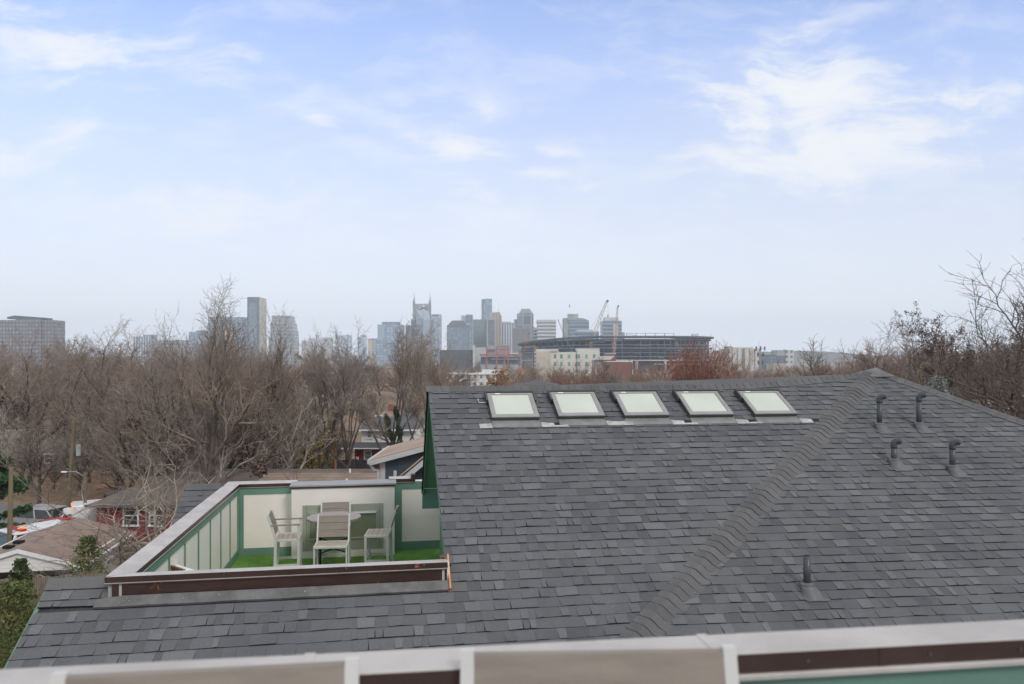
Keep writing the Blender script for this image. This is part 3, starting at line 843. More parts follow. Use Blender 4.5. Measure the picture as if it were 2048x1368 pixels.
fac('f_apart', (.62, .61, .58), (.17, .17, .18), cw=2.7, ch=3.1, fx=.40, fy=.46)
fac('f_grid2', (.52, .51, .48), (.17, .19, .21), cw=8, ch=9, fx=.5, fy=.5)
M['c_grey'] = mat('tower_grey', (.30, .31, .31), .6, scale=.05)
M['c_pale'] = mat('tower_pale', (.52, .52, .50), .6, scale=.05)
M['c_dark'] = mat('tower_dark', (.09, .105, .12), .5, scale=.05)
M['c_green'] = mat('tower_green_roof', (.20, .26, .25), .5, scale=.05)
M['c_tan'] = mat('tower_tan', (.36, .32, .26), .6, scale=.05)
M['c_beige'] = mat('tower_beige', (.50, .46, .37), .6, scale=.05)
M['c_glass'] = glassy('tower_glass', (.24, .32, .40), .15)
M['c_slope'] = glassy('tower_slope_glass', (.33, .39, .46), .2)
M['c_brick'] = brick_mat('far_brick', (.22, .085, .065), (.19, .075, .055), (.24, .17, .15), .4)
M['st_steel'] = mat('stadium_steel', (.115, .145, .18), .5, .3, .2, .08)
M['st_roof'] = mat('stadium_roof_edge', (.075, .09, .115), .5, .2, .15, .05)
M['st_pale'] = mat('stadium_concrete', (.45, .45, .43), .8, 0, .15, .05)
M['st_red'] = mat('red_steel_frame', (.36, .13, .12), .6, 0, .15, .1)
M['shaft'] = mat('rusty_lift_shaft', (.20, .11, .09), .8, 0, .2, .1)
M['rust'] = mat('orange_crane_paint', (.45, .17, .07), .6)
M['crane_o'] = mat('faded_orange_crane_paint', (.42, .27, .20), .6)
M['crane_w'] = mat('cream_crane_paint', (.56, .47, .36), .6)
M['crane_g'] = mat('green_crane_paint', (.08, .22, .13), .6)

def px2(x, D): return (x - 1024) / F * D
def pz(y, D): return EYE - (y - HY) / F * D
def tower(name, label, D, parts, cat='tower', extra=None):
    """parts: (part name, x0, x1, ytop, ybase or None, depth, forward offset, material)"""
    xs = [p[1] for p in parts] + [p[2] for p in parts]
    cx = px2((min(xs) + max(xs)) / 2, D)
    t = thing(name, label, cat, (cx, D, 0))
    for (pn, x0, x1, yt, yb, dep, off, m) in parts:
        mb = MB(); z0 = -2 if yb is None else pz(yb, D)
        mb.box(px2(x0, D) - cx, px2(x1, D) - cx, -off, dep - off, z0, pz(yt, D)); o = mb.build(pn, m if isinstance(m, list) else M[m], t)
    if extra: extra(t, cx, D)
    return t
def pr(t, cx, D, name, pts_front, dep, m, off=0):
    """prism from a front outline in pixels"""
    mb = MB(); a = [V((px2(x, D) - cx, -off, pz(y, D))) for x, y in pts_front]; b = [p + V((0, dep, 0)) for p in a]
    n = len(a)
    mb.poly(a); mb.poly(b[::-1])
    for i in range(n): mb.poly([a[i], b[i], b[(i + 1) % n], a[(i + 1) % n]])
    return mb.build(name, M[m], t)
def frus(t, cx, D, name, x0, x1, y0, xt0, xt1, y1, dep, ins, m, off=0):
    mb = MB(); f = lambda x: px2(x, D) - cx
    mb.hexa([V((f(x0), -off, pz(y0, D))), V((f(x1), -off, pz(y0, D))), V((f(x1), dep - off, pz(y0, D))), V((f(x0), dep - off, pz(y0, D))),
             V((f(xt0), ins - off, pz(y1, D))), V((f(xt1), ins - off, pz(y1, D))), V((f(xt1), dep - ins - off, pz(y1, D))), V((f(xt0), dep - ins - off, pz(y1, D)))])
    return mb.build(name, M[m], t)
def spire(t, cx, D, x, y0, y1, r0, r1, m='c_grey', name='spire'):
    mb = MB(); p = V((px2(x, D) - cx, 8, pz(y0, D))); q = V((px2(x, D) - cx, 8, pz(y1, D))); md = p.lerp(q, .45)
    mb.tube([p, md, q], [r0, (r0 + r1) * .35, r1], 6); return mb.build(name, M[m], t)

tower('hotel_tower', 'brown hotel slab with a grid of pale windows at the far left of the skyline', 1300, [
    ('wing', -60, 32, 640, None, 40, 0, 'f_brown'), ('main_block', 34, 84, 638, None, 42, 3, 'f_brown'), ('side_block', 84.5, 107, 640, None, 34, 0, 'f_brown'), ('end_bay', 107.2, 109, 650, None, 30, 0, 'f_brown')], 'tower',
    lambda t, c, D: pr(t, c, D, 'roof_screen', [(15, 637.8), (15, 634), (30, 631), (85, 635), (85, 637.8)], 30, 'c_dark', 1))
tower('office_block', 'low pale block with vertical fins left of the tall bare tree', 1900, [('front_block', 265, 300, 673, None, 40, 0, 'f_vstripe'), ('rear_block', 276, 364, 680, None, 60, -20, 'f_palegrey'), ('penthouse', 284, 304, 669, 673.2, 20, -5, 'c_grey')], 'building')
tower('glass_block', 'wide blue grey glass block with pale sign band behind the bare tree top', 2000, [('main_block', 416.5, 488, 634, None, 60, 0, 'f_blueglass'), ('low_wing', 384, 430, 664, None, 70, 20, 'f_blueglass'), ('wing_roof', 395, 415, 661.5, 663.8, 40, 10, 'c_dark'), ('entry', 455, 470, 657, None, 20, 22, 'c_beige')], 'tower',
    lambda t, c, D: [pr(t, c, D, 'sign', [(423, 639.5), (423, 638), (444, 638), (444, 639.5)], 1.5, 'c_pale', 1.6)])
tower('slab_tower', 'tallest dark slab tower with pale inset front and right side coloured cream as if sunlit', 1950, [('body', 494.5, 518.6, 594, None, 50, 0, 'f_dark'), ('sunlit_side', 518.7, 520.7, 594.5, None, 48, -.5, 'c_beige'), ('front_inset', 498.5, 514, 606, None, 2, 2.2, 'f_greyglass')], 'tower')  # cream slab on the right paints the sunlit flank lighter
def stepped(t, c, D):
    pr(t, c, D, 'stepped_side', [(576.5, 760), (576.5, 631), (580, 631), (583, 645), (585, 646), (587, 660), (588.5, 662), (590, 690), (590, 760)], 40, 'f_palegrey')
tower('stepped_tower', 'pale grey tower with stepped sloping right flank', 2000, [('body', 543.5, 576.3, 631, None, 46, 0, 'f_palegrey'), ('left_shoulder', 540, 543.3, 645, None, 40, -3, 'f_palegrey'), ('low_shoulder', 536, 539.8, 676, None, 40, -4, 'f_palegrey')], 'tower', stepped)
tower('apartment_tower', 'small faint white tower, first right of the stepped tower', 3000, [('body', 603, 628, 681, None, 30, 0, 'f_white'), ('top', 616, 628, 676, 680.8, 20, -3, 'f_white')])
tower('apartment_tower', 'small faint white tower beside a thin tower crane', 3000, [('body', 641, 652, 675, None, 30, 0, 'f_white'), ('side_wing', 652.2, 663, 677, None, 28, 0, 'f_white')])
tower('apartment_tower', 'small faint blue glass tower with flat roof', 3000, [('body', 672, 700, 670.5, None, 40, 0, 'f_paleglass'), ('roof_plant', 690, 698, 669.6, 670.4, 10, -10, 'c_grey')])
tower('apartment_tower', 'small low faint block between the blue tower and the bare treetops', 3200, [('body', 715, 731, 674, None, 40, 0, 'f_paleglass'), ('open_frame', 723, 731, 670, 673.8, 10, -5, 'c_grey')])
tower('beige_tower', 'narrow cream tower half hidden by bare branches', 1700, [('body', 736, 744, 679, None, 20, 0, 'c_beige'), ('cornice', 735.5, 744.5, 677.4, 678.9, 22, 1, 'c_tan')])
tower('glass_tower', 'blue glass tower with dark top frame behind bare branches', 1900, [('body', 755, 804, 649, None, 46, 0, 'f_blueglass'), ('upper_block', 763, 796, 643.5, 648.8, 30, -8, 'f_greyglass'), ('left_pane', 757, 769, 651, 680, 1, 1.2, 'c_slope'), ('low_front', 744.5, 804, 677, None, 20, 24, 'f_blueglass')])
tower('office_tower', 'dark narrow tower just left of the twin spired tower', 2050, [('body', 811, 823, 651, None, 30, 0, 'f_dark'), ('cornice', 812, 817, 649, 650.8, 20, -2, 'c_grey')])
def batt(t, c, D):
    f = lambda x: px2(x, D) - c
    for (x, yt) in ((827.6, 584), (859.6, 584)):
        pr(t, c, D, 'corner_pier', [(x - 2.2, 760), (x - 2.2, 607), (x - 1.4, 600), (x + 1.4, 600), (x + 2.2, 607), (x + 2.2, 760)], 12, 'c_grey', 2)
        spire(t, c, D, x, 600, yt, 2.1, .25)
    # sloping glass front
    mb = MB(); a = [V((f(832), -3, pz(620.5, D))), V((f(857), -3, pz(620.5, D))), V((f(861.5), -16, pz(640, D))), V((f(848), -16, pz(640, D)))]
    mb.poly(a); mb.poly([a[0], a[3], V((f(848), -16, -2)), V((f(832), -3, -2))]); mb.poly([a[3], a[2], V((f(861.5), -16, -2)), V((f(848), -16, -2))]); mb.poly([a[1], V((f(857), -3, -2)), V((f(861.5), -16, -2)), a[2]])
    o = mb.build('sloped_front', M['c_slope'], t)
    # emblem: dark mound with a pale disc above
    mb = MB(); n = 14
    mb.poly([V((f(839), -.6, pz(620, D)))] + [V((f(847 + 8.5 * math.cos(math.pi - math.pi * k / n)), -.6, pz(620 - 5 * math.sin(math.pi * k / n), D))) for k in range(n + 1)])
    em = mb.build('emblem', M['c_dark'], t)
    mb = MB(); mb.tube([V((f(847), -.7, pz(612.2, D))), V((f(847), -1.6, pz(612.2, D)))], [3.0, 3.0], 14); mb.build('emblem_disc', M['white'], em)
    mb = MB(); mb.box(f(844), f(849.5), -1.2, -.7, pz(620.2, D), pz(617.8, D)); mb.box(f(839.5), f(841.5), -1.2, -.7, pz(617.5, D), pz(614.5, D)); mb.build('emblem_letters', M['white'], em)
tower('spired_tower', 'twin spired tower with sloping glass front', 2100, [('body', 830, 857.2, 607.5, None, 40, 0, 'f_palegrey'), ('base_block', 822.5, 831, 638, None, 44, 6, 'f_beigegrid'), ('right_base', 861.7, 866, 640, None, 40, 4, 'c_grey'), ('low_frame', 831.2, 843, 650, None, 20, 18, 'f_beigegrid')], 'tower', batt)
tower('glass_tower', 'pale blue glass tower with dark sign right of the twin spires', 2200, [('body', 863, 880.5, 628.5, None, 40, 0, 'f_paleglass'), ('sign', 864, 877, 629.8, 631.6, .6, .8, 'c_dark'), ('corner_strip', 880.6, 881.2, 628.5, None, 38, -1, 'c_pale')])
def mansard(t, c, D):
    frus(t, c, D, 'roof', 895, 935, 650.5, 903.5, 926.5, 641, 46, 9, 'c_dark'); frus(t, c, D, 'roof_crown', 903.5, 926.5, 641.1, 907, 923, 640, 28, 3, 'c_grey', -9)
tower('mansard_tower', 'dark grey tower with a truncated pyramid roof', 1900, [('body', 894, 936, 650.6, None, 46, 0, 'f_greyglass'), ('band', 893.6, 936.4, 651, 654.5, 46.8, .4, 'f_dark')], 'tower', mansard)
tower('glass_tower', 'dark topped glass tower peeping behind the truncated pyramid roof', 2250, [('body', 926.5, 945, 645, None, 36, 0, 'f_blueglass'), ('dark_top', 932, 944.8, 629, 644.8, 34, 0, 'f_greyglass'), ('left_strip', 922, 931.8, 630.5, 645, 20, -6, 'f_paleglass')])
tower('green_grey_block', 'broad greenish grey slab right of the truncated pyramid roof', 1950, [('body', 946, 970, 640, None, 40, 0, 'f_green'), ('side', 970.2, 975, 640, None, 38, -1, 'f_dark'), ('parapet', 946, 971, 638.6, 639.8, 30, -3, 'c_grey')], 'tower')
tower('glass_tower', 'tall slim glass tower with thin white edge, highest of the middle cluster', 2200, [('body', 966.8, 983.8, 597.5, None, 32, 0, 'f_blueglass'), ('side', 964.8, 966.6, 598, None, 30, -.6, 'c_dark'), ('white_edge', 962.4, 964.6, 598.5, None, 26, -1, 'c_pale')])
def tantop(t, c, D):
    spire(t, c, D, 997, 624, 600, .6, .12, 'c_grey', 'aerial')
tower('tan_tower', 'tan windowless tower with dark front panel and roof aerial', 1850, [('body', 983, 1000, 624, None, 40, -10, 'f_tan'), ('right_wing', 1000.2, 1002.8, 629, None, 34, -12, 'c_tan'), ('front_block', 973.5, 993, 639.5, None, 24, 10, 'f_tan'), ('dark_panel', 976.3, 989, 640.5, None, 1, 11, 'f_dark'), ('front_crown', 977, 988, 634.5, 639.3, 16, 6, 'c_grey')], 'tower', tantop)
tower('striped_tower', 'white tower of narrow vertical stripes', 1900, [('body', 1003.5, 1027.5, 645.5, None, 40, 0, 'f_vstripe'), ('roof_block', 1004, 1022.5, 643, 645.3, 30, -4, 'c_pale'), ('top_band', 1003.2, 1027.8, 646.3, 648.5, 40.6, .3, 'c_grey')])
def pyr(t, c, D):
    frus(t, c, D, 'roof', 1040, 1064, 626, 1042.5, 1060, 617, 36, 7, 'c_green', -4)
tower('pyramid_tower', 'grey gridded tower with green sloped roof', 1900, [('body', 1034, 1067, 627, None, 44, 0, 'f_beigegrid'), ('upper_block', 1039, 1065, 623, 626.8, 38, -3, 'c_grey'), ('left_step', 1028, 1033.8, 638.5, None, 34, -4, 'c_grey')], 'tower', pyr)
tower('plum_block', 'dull plum coloured block in front of the green roofed tower', 1700, [('body', 1024.5, 1060, 656.5, None, 50, 0, 'f_plum'), ('parapet', 1026, 1043, 655, 656.3, 20, -8, 'c_grey')], 'tower')
tower('striped_block', 'small white striped block between two towers', 1800, [('body', 1067.5, 1074, 655, None, 30, -12, 'f_hstripe'), ('roof_block', 1067.5, 1071, 653.3, 654.8, 12, -18, 'c_pale')], 'tower')
tower('striped_tower', 'rounded white tower with dark horizontal window bands', 1750, [('body', 1075, 1112, 645, None, 44, 0, 'f_hstripe'), ('crown', 1073.8, 1112.6, 639.5, 644.8, 45, .6, 'c_pale'), ('aerials', 1084, 1085, 638.2, 639.4, 2, -10, 'c_grey')])
def blk(t, c, D):
    pr(t, c, D, 'sloped_roof', [(1133, 641), (1141, 636.2), (1166, 636.2), (1177.5, 641)], 36, 'c_grey', 1)
tower('banded_tower', 'broad blue banded tower with set back roof block', 1750, [('body', 1138, 1178, 641.2, None, 44, 0, 'f_hblue'), ('left_face', 1127.5, 1137.8, 636, None, 40, -2, 'c_grey'), ('roof_block', 1136.5, 1157.5, 627, 636, 20, -12, 'f_palegrey')], 'tower', blk)
tower('glass_block', 'low pale blue office with white roof storey in front of the broad banded tower', 1500, [('body', 1149, 1198, 662.5, None, 30, 0, 'f_hblue'), ('roof_storey', 1154, 1186, 659, 662.3, 20, -5, 'c_pale')], 'tower')
tower('office_tower', 'blue banded tower with white plant room behind the right crane', 1700, [('body', 1205, 1243.5, 641.5, None, 44, 0, 'f_hblue'), ('plant_room', 1210, 1238, 634.2, 641.3, 26, -8, 'c_pale'), ('pale_panel', 1226.5, 1236, 648.5, None, 1, 1, 'c_beige'), ('low_wing', 1243.7, 1250, 664, None, 30, -5, 'f_palegrey')])
# right hand side
tower('courthouse', 'cream stone courthouse block with tall narrow windows', 900, [('left_block', 1459, 1487, 697, None, 40, 0, 'f_court'), ('right_block', 1487.2, 1521, 697.5, None, 40, 2, 'f_court'), ('corner_pier', 1458.5, 1466, 692.3, 697, 20, -3, 'c_tan'), ('roof_block', 1466.2, 1509, 694.4, 697, 22, -6, 'c_beige')], 'building')
tower('annex', 'low cream wing left of the courthouse', 920, [('body', 1432, 1458, 706, None, 30, 0, 'c_beige'), ('roof_edge', 1431.5, 1458, 705.2, 705.9, 31, .5, 'c_tan')], 'building')
tower('construction_block', 'dark blue grey building shell right of the courthouse', 1100, [('body', 1523, 1571, 711.5, None, 40, 0, 'f_dark'), ('top_floor', 1532, 1552, 709.5, 711.3, 20, -4, 'c_dark')], 'building')
tower('gridded_tower', 'white gridded tower with green grey left half', 1300, [('white_half', 1572, 1588, 700, None, 30, 0, 'f_grid2'), ('grey_half', 1555, 1571.8, 700, None, 30, -2, 'f_palegrey'), ('roof_aerials', 1573, 1577, 698.6, 699.8, 4, -12, 'c_grey')], 'tower')
tower('low_hall', 'low cream hall in front of the gridded tower', 700, [('body', 1547, 1573, 729, None, 20, 0, 'c_beige'), ('roof_edge', 1546.5, 1573.5, 727.4, 728.9, 21, .5, 'c_pale')], 'building')
tower('white_office', 'low white office with blue glass end near the roof apex', 800, [('body', 1688, 1726, 717.5, None, 24, 0, 'f_white'), ('glass_end', 1712, 1719, 720, None, 1, 1, 'c_glass'), ('roof_edge', 1687.5, 1726.5, 716.4, 717.3, 25, .5, 'c_pale')], 'building')
tower('glass_hall', 'glass stair tower at the right end of the stadium', 1080, [('body', 1433, 1440, 701, None, 20, 0, 'c_glass'), ('white_core', 1397, 1433, 671.5, None, 30, -60, 'f_vstripe'), ('roof_plant', 1408, 1420, 664, 671.3, 10, -66, 'c_pale')], 'building')
# midground
def hsign(t, c, D):
    f = lambda x: px2(x, D) - c
    mb = MB(); mb.tube([V((f(1085.3), -.3, pz(705.8, D))), V((f(1085.3), -.6, pz(705.8, D)))], [.8, .8], 12); mb.build('sign_emblem', M['rust'], t)
    mb = MB()
    for k in range(7): mb.box(f(1088.2 + k * 1.6), f(1089.4 + k * 1.6), -.6, -.3, pz(706.7, D), pz(705.2, D))
    mb.build('sign_letters', M['c_grey'], t)
tower('hotel', 'cream hotel with teal windows and a sign, in front of the stadium', 600, [
    ('sign_wing', 1072.5, 1101, 703, None, 14, 3, 'c_beige'), ('left_end', 1070, 1072.3, 703, None, 14, 2, 'f_apart'), ('front', 1101.2, 1118, 703, None, 12, 1, 'f_hotel'), ('middle', 1118.2, 1154, 704, None, 12, 0, 'f_hotel'), ('right_bay', 1154.2, 1199, 701.5, None, 12, 1.5, 'f_hotel'),
    ('roof_slab', 1072, 1116, 698, 702.9, 10, 2, 'c_pale'), ('right_roof_slab', 1153, 1199, 697, 701.4, 10, 0, 'c_pale')], 'building', hsign)
tower('apartment_block', 'white apartment block with small dark windows behind the roof ridge', 330, [('body', 893, 1012, 749, None, 16, 0, 'f_apart'), ('parapet', 892, 1012.5, 746.3, 748.9, 17, .6, 'white'), ('roof_plant', 938, 949, 744.8, 748, 2.5, -3, 'c_dark'), ('rear_wing', 962, 1000, 739.5, 746.2, 8, -10, 'f_white')], 'building')
tower('brick_hall', 'low red brick hall with white roof edge right of the hotel', 480, [('body', 1214, 1264.5, 724, None, 16, 0, 'c_brick'), ('roof_edge', 1213.6, 1265, 722.4, 723.9, 16.5, .3, 'white'), ('end_wall', 1264.7, 1266, 724, None, 15, 0, 'white')], 'building')
tower('brick_penthouse', 'small red brick block behind the slanted pale roof', 560, [('body', 1212, 1231.5, 708.5, None, 10, 0, 'c_brick'), ('roof_edge', 1211.5, 1232, 706.8, 708.4, 10.5, .3, 'c_pale')], 'building')
tower('pale_shed', 'pale shed with slanted roof between hotel and brick hall', 520, [('body', 1186, 1213, 720, None, 8, 0, 'c_grey'), ('window_frame', 1190, 1213, 724, None, 1, 1.1, 'f_grid2')], 'building', lambda t, c, D: pr(t, c, D, 'roof', [(1188, 719.8), (1198, 712), (1229, 712), (1219, 719.8)], 14, 'c_pale', 2))
tower('concourse', 'long pale concourse wall at the foot of the stadium', 760, [('upper_beam', 1230, 1420, 719.5, 721.5, 4, 0, 'c_pale'), ('lower_beam', 1306, 1420, 727.5, 728.8, 3, 2.2, 'c_pale'), ('ramp_tower', 1271, 1276, 721.7, None, 4, 1, 'c_pale'), ('ramp_pier', 1329, 1333, 721.7, None, 4, 1, 'c_pale'), ('back_wall', 1266, 1420, 721.8, None, 3, -5, 'c_dark')], 'building')
# old ground with red frames
def redst(t, c, D):
    f = lambda x: px2(x, D) - c
    mb = MB()
    for x in (974, 994, 1009, 1016): mb.box(f(x) - .8, f(x) + .8, -16, -14.4, -2, pz(694, D))
    mb.box(f(973), f(1018), -16.1, -14.3, pz(700, D), pz(698, D)); mb.box(f(960), f(1037), -16.2, -14.2, pz(712, D), pz(708.5, D)); mb.box(f(994), f(1017), -16.1, -14.3, pz(694, D), pz(692.3, D)); mb.box(f(974), f(992), -16.1, -14.3, pz(706.8, D), pz(705.4, D))
    for a, b in ((974, 994), (994, 1009)): mb.bar((f(a), -15, pz(708, D)), (f(b), -15, pz(698, D)), 1, 1)
    mb.build('red_frame', M['st_red'], t)
    mb = MB(); mb.box(f(976), f(991), -17.6, -16.4, pz(703.8, D), pz(700.4, D)); mb.build('screen', M['c_dark'], t)
    mb = MB(); mb.box(f(1020), f(1037), -17.4, -16.4, pz(708.3, D), pz(705.8, D)); mb.build('pale_panel', M['c_pale'], t)
tower('old_arena', 'grey arena with red steel scoreboard frame left of the new stadium', 1000, [('rear_wall', 973, 1021, 690.5, None, 30, -20, 'c_grey'), ('left_wall', 947, 972.8, 694.5, None, 30, -12, 'c_pale'), ('stand', 962, 1040, 713.5, 732, 14, 8, 'st_steel'), ('terrace_beam', 983, 1037, 717.5, 719, 4, 12, 'c_beige'), ('base', 962, 1037, 729, None, 18, 14, 'c_grey'), ('white_box', 946, 950, 690, None, 6, 4, 'c_pale'), ('lower_roof', 880, 946, 700, None, 26, 0, 'c_dark')], 'arena', redst)
# stadium under construction
def stadium():
    D = 1060; x0, x1 = 1036, 1455; cx = px2((x0 + x1) / 2, D); rx = px2(x1, D) - cx; ry = 105
    t = thing('stadium', 'huge unfinished stadium of dark steel decks below the skyline', 'stadium', (cx, D + ry, 0))
    N = 96
    def ring(kx, ky, dx=0):
        out = []
        for k in range(N):
            a = 2 * math.pi * k / N; c, s = math.cos(a), math.sin(a); e = .62
            out.append(V((dx + rx * kx * math.copysign(abs(c) ** e, c), ry * ky * math.copysign(abs(s) ** e, s), 0)))
        return out
    def band(name, ko, ki, z0, z1, m, tilt=0, dx=0):
        mb = MB(); o = ring(ko, ko, dx); i = ring(ki, ki, dx)
        def zz(p, z):
            u = (p.x / rx)
            return z - (tilt * max(0, -u - .25) ** 1.6)
        for k in range(N):
            q = (k + 1) % N
            a, b, c, d = o[k], o[q], i[q], i[k]
            A0, B0, C0, D0 = [V((p.x, p.y, zz(p, z0))) for p in (a, b, c, d)]; A1, B1, C1, D1 = [V((p.x, p.y, zz(p, z1))) for p in (a, b, c, d)]
            mb.poly([A1, B1, C1, D1]); mb.poly([D0, C0, B0, A0]); mb.poly([A0, B0, B1, A1]); mb.poly([C0, D0, D1, C1])
        return mb.build(name, M[m], t)
    zt = lambda y: pz(y, D)
    band('roof_ring', 1.0, .70, zt(675), zt(671.5), 'st_roof', 14)
    band('upper_deck', .975, .66, zt(679.5), zt(677.5), 'st_steel', 11)
    band('deck', .96, .74, zt(690.5), zt(688.5), 'st_steel', 8)
    band('deck', .985, .70, zt(697), zt(694.5), 'st_steel', 6)
    band('deck', .95, .70, zt(706), zt(704.3), 'st_steel', 3)
    band('deck', .96, .70, zt(714), zt(712), 'st_steel')
    band('concourse', .955, .68, zt(722), zt(720), 'st_pale')
    # raked seating, seen through the open frame
    mb = MB(); o = ring(.90, .90); i = ring(.62, .62)
    for k in range(N):
        q = (k + 1) % N
        mb.poly([V((*o[k].xy, zt(681))), V((*o[q].xy, zt(681))), V((*i[q].xy, zt(700))), V((*i[k].xy, zt(700)))])
        mb.poly([V((*(o[k] * .96).xy, zt(701))), V((*(o[q] * .96).xy, zt(701))), V((*(i[q] * .9).xy, zt(724))), V((*(i[k] * .9).xy, zt(724)))])
    mb.build('seating_bowl', M['st_steel'], t)
    mb = MB(); o = ring(.948, .948); o2 = ring(.80, .80)
    for k in range(N):
        for p in (o[k],) + ((o2[k],) if k % 2 else ()):
            zc_ = zt(677) - 10 * max(0, -p.x / rx - .25) ** 1.6
            mb.box(p.x - .45, p.x + .45, p.y - .45, p.y + .45, -2, zc_)
    r = random.Random(4)
    for k in range(0, N - 1, 3):
        p, q = o[k], o[(k + 1) % N]; mb.bar((*p.xy, zt(714)), (*q.xy, zt(706)), .4, .4)
    mb.build('steel_frame', M['st_steel'], t)
    for k in range(52, 90):
        if r.random() < .62:
            p, q = o[k] * .99, o[(k + 1) % N] * .99
            yy = r.choice([682, 684, 692, 699, 701, 708, 716]); hh = r.choice([1, 1.6, 2.4]); e = V((0, -.4, 0))
            mb = MB(); mb.poly([V((*p.xy, zt(yy))) + e, V((*q.xy, zt(yy))) + e, V((*q.xy, zt(yy - hh))) + e, V((*p.xy, zt(yy - hh))) + e]); mb.build('wall_panel', M['st_pale'], t)
    mb = MB()
    for x in (1255, 1275, 1294, 1313, 1332, 1351):
        X = px2(x, D) - cx; mb.box(X - .35, X + .35, -ry * .9 - .35, -ry * .9 + .35, zt(672), zt(666))
    mb.box(px2(1255, D) - cx, px2(1351, D) - cx, -ry * .9 - .3, -ry * .9 + .3, zt(666.2), zt(665.6))
    mb.bar((px2(1255, D) - cx, -ry * .9, zt(667)), (px2(1275, D) - cx, -ry * .9, zt(671)), .4, .4)
    mb.build('roof_rail', M['st_roof'], t)
    mb = MB()
    for x, y0, y1 in ((1183, 683, 716), (1228, 683, 720), (1071, 693, 722), (1355, 683, 692)):
        X = px2(x, D) - cx; mb.box(X - 2.5, X + 2.5, -ry * .93 - 2, -ry * .93 + 2, zt(y1), zt(y0))
    o_ = mb.build('red_lift_shafts', M['shaft'], t)
stadium()
# cranes
def lattice(mb, p, q, w0, w1, n):
    p = V(p); q = V(q); d = (q - p).normalized(); x = d.cross(V((0, 1, 0))).normalized(); y = x.cross(d)
    def P(i, a, b): 
        t = i / n; w = (w0 + (w1 - w0) * t) / 2; return p.lerp(q, t) + x * (a * w) + y * (b * w)
    th = w0 * .13
    for i in range(n):
        for a, b in ((-1, -1), (1, -1), (1, 1), (-1, 1)): mb.bar(P(i, a, b), P(i + 1, a, b), th, th)
        for b in (-1, 1): mb.bar(P(i, -1 if i % 2 else 1, b), P(i + 1, 1 if i % 2 else -1, b), th * .7, th * .7)
def crane(label, D, x0, y0, x1, y1, w, m, hook=True, n=16, stay=None):
    b = W(x0, y0, D); e = W(x1, y1, D); base = V((b.x, D, 0))
    t = thing('crane', label, 'crane', base)
    mb = MB(); lattice(mb, b - base, e - base, w, w * .45, n); mb.build('boom', M[m], t)
    mb = MB(); mb.box(-3, 3, -2, 2, 0, 4); mb.box(-4, 4, -3.2, -2.1, 0, 1.5); mb.box(-4, 4, 2.1, 3.2, 0, 1.5); mb.box(-.7, .7, -.7, .7, 4, b.z + .5); mb.build('crawler_base', M[m], t)
    mb = MB(); d = (e - b).normalized(); mb.bar(e - base, e - base + d * 4 + V((1.5, 0, -1)), w * .8, w * .6); mb.build('boom_head', M['c_dark'], t)
    if hook:
        mb = MB(); h = e - base + V((2.4, 0, -1)); mb.bar(h, h - V((0, 0, 20)), .18, .18); mb.build('hoist_cable', M['c_dark'], t)
        mb = MB(); mb.box(h.x - .8, h.x + .8, h.y - .8, h.y + .8, h.z - 24, h.z - 20); mb.build('hook_block', M['c_dark'], t)
    if stay:
        s = W(*stay, D) - base; mb = MB(); mb.bar(s, (e - base) * .93 + (b - base) * .07, .28, .28); mb.build('stay_cable', M['c_dark'], t)
crane('cream lattice crane with tall boom leaning right behind the stadium', 1250, 1189, 666, 1213, 604, 5.5, 'crane_w', True, 16, (1181, 658))
crane('second lattice crane standing nearly upright in front of the blue banded tower', 1020, 1229, 700, 1235, 615, 2.8, 'crane_o', False, 18)
crane('slim orange crane boom in front of the plum block', 900, 1040, 738, 1056, 670, 1.8, 'rust', False, 18)
crane('slim green crane boom leaning left over the stadium edge', 950, 1143, 702, 1117, 643, 1.5, 'crane_g', False, 18)
t = thing('tower_crane', 'thin faint tower crane among the small far towers', 'crane', (px2(638.5, 3000), 2960, 0))
mb = MB(); lattice(mb, (0, 0, 0), (0, 0, pz(671, 2960)), 1.6, 1.6, 14); mb.build('mast', M['crane_w'], t)
mb = MB(); lattice(mb, (-6, 0, pz(671.5, 2960)), (20, 0, pz(671.5, 2960)), 1.4, .8, 10); mb.build('jib', M['crane_w'], t)
# cell tower with antennas and a lamp post pair
cp = W(1521, 760, 420); t = thing('cell_tower', 'slim phone mast with clusters of antennas right of the courthouse', 'mast', (cp.x, 420, 0))
mb = MB(); mb.cyl((0, 0, 0), (0, 0, pz(692, 420)), .45, .25, 8); mb.build('pole', M['c_grey'], t)
for y, n_, w_ in ((697, 6, 2.6), (709, 4, 1.9), (725, 4, 1.6)):
    mb = MB()
    for k in range(n_):
        a = 6.28 * k / n_ + .3; p = V((math.cos(a) * w_, math.sin(a) * w_, pz(y, 420))); mb.bar(p - V((0, 0, 1.1)), p + V((0, 0, 1.1)), .42, .3); mb.bar((0, 0, p.z), p, .1, .1)
    mb.build('antenna_ring', M['c_dark'], t)
bp = W(1139.5, 612, 260); mb = MB()
mb.tube([bp + V((-.25, 0, -.05)), bp, bp + V((.28, 0, .06))], [.03, .1, .02], 6)
for s in (-1, 1): mb.poly([bp + V((.1, 0, .02)), bp + V((-.12, 0, .02)), bp + V((-.3, s * .3, .45 * s)), bp + V((-.05, s * .5, .62 * s))])
tag(mb.build('bird', M['c_dark']), 'single dark bird high in the sky above the stadium', 'bird')

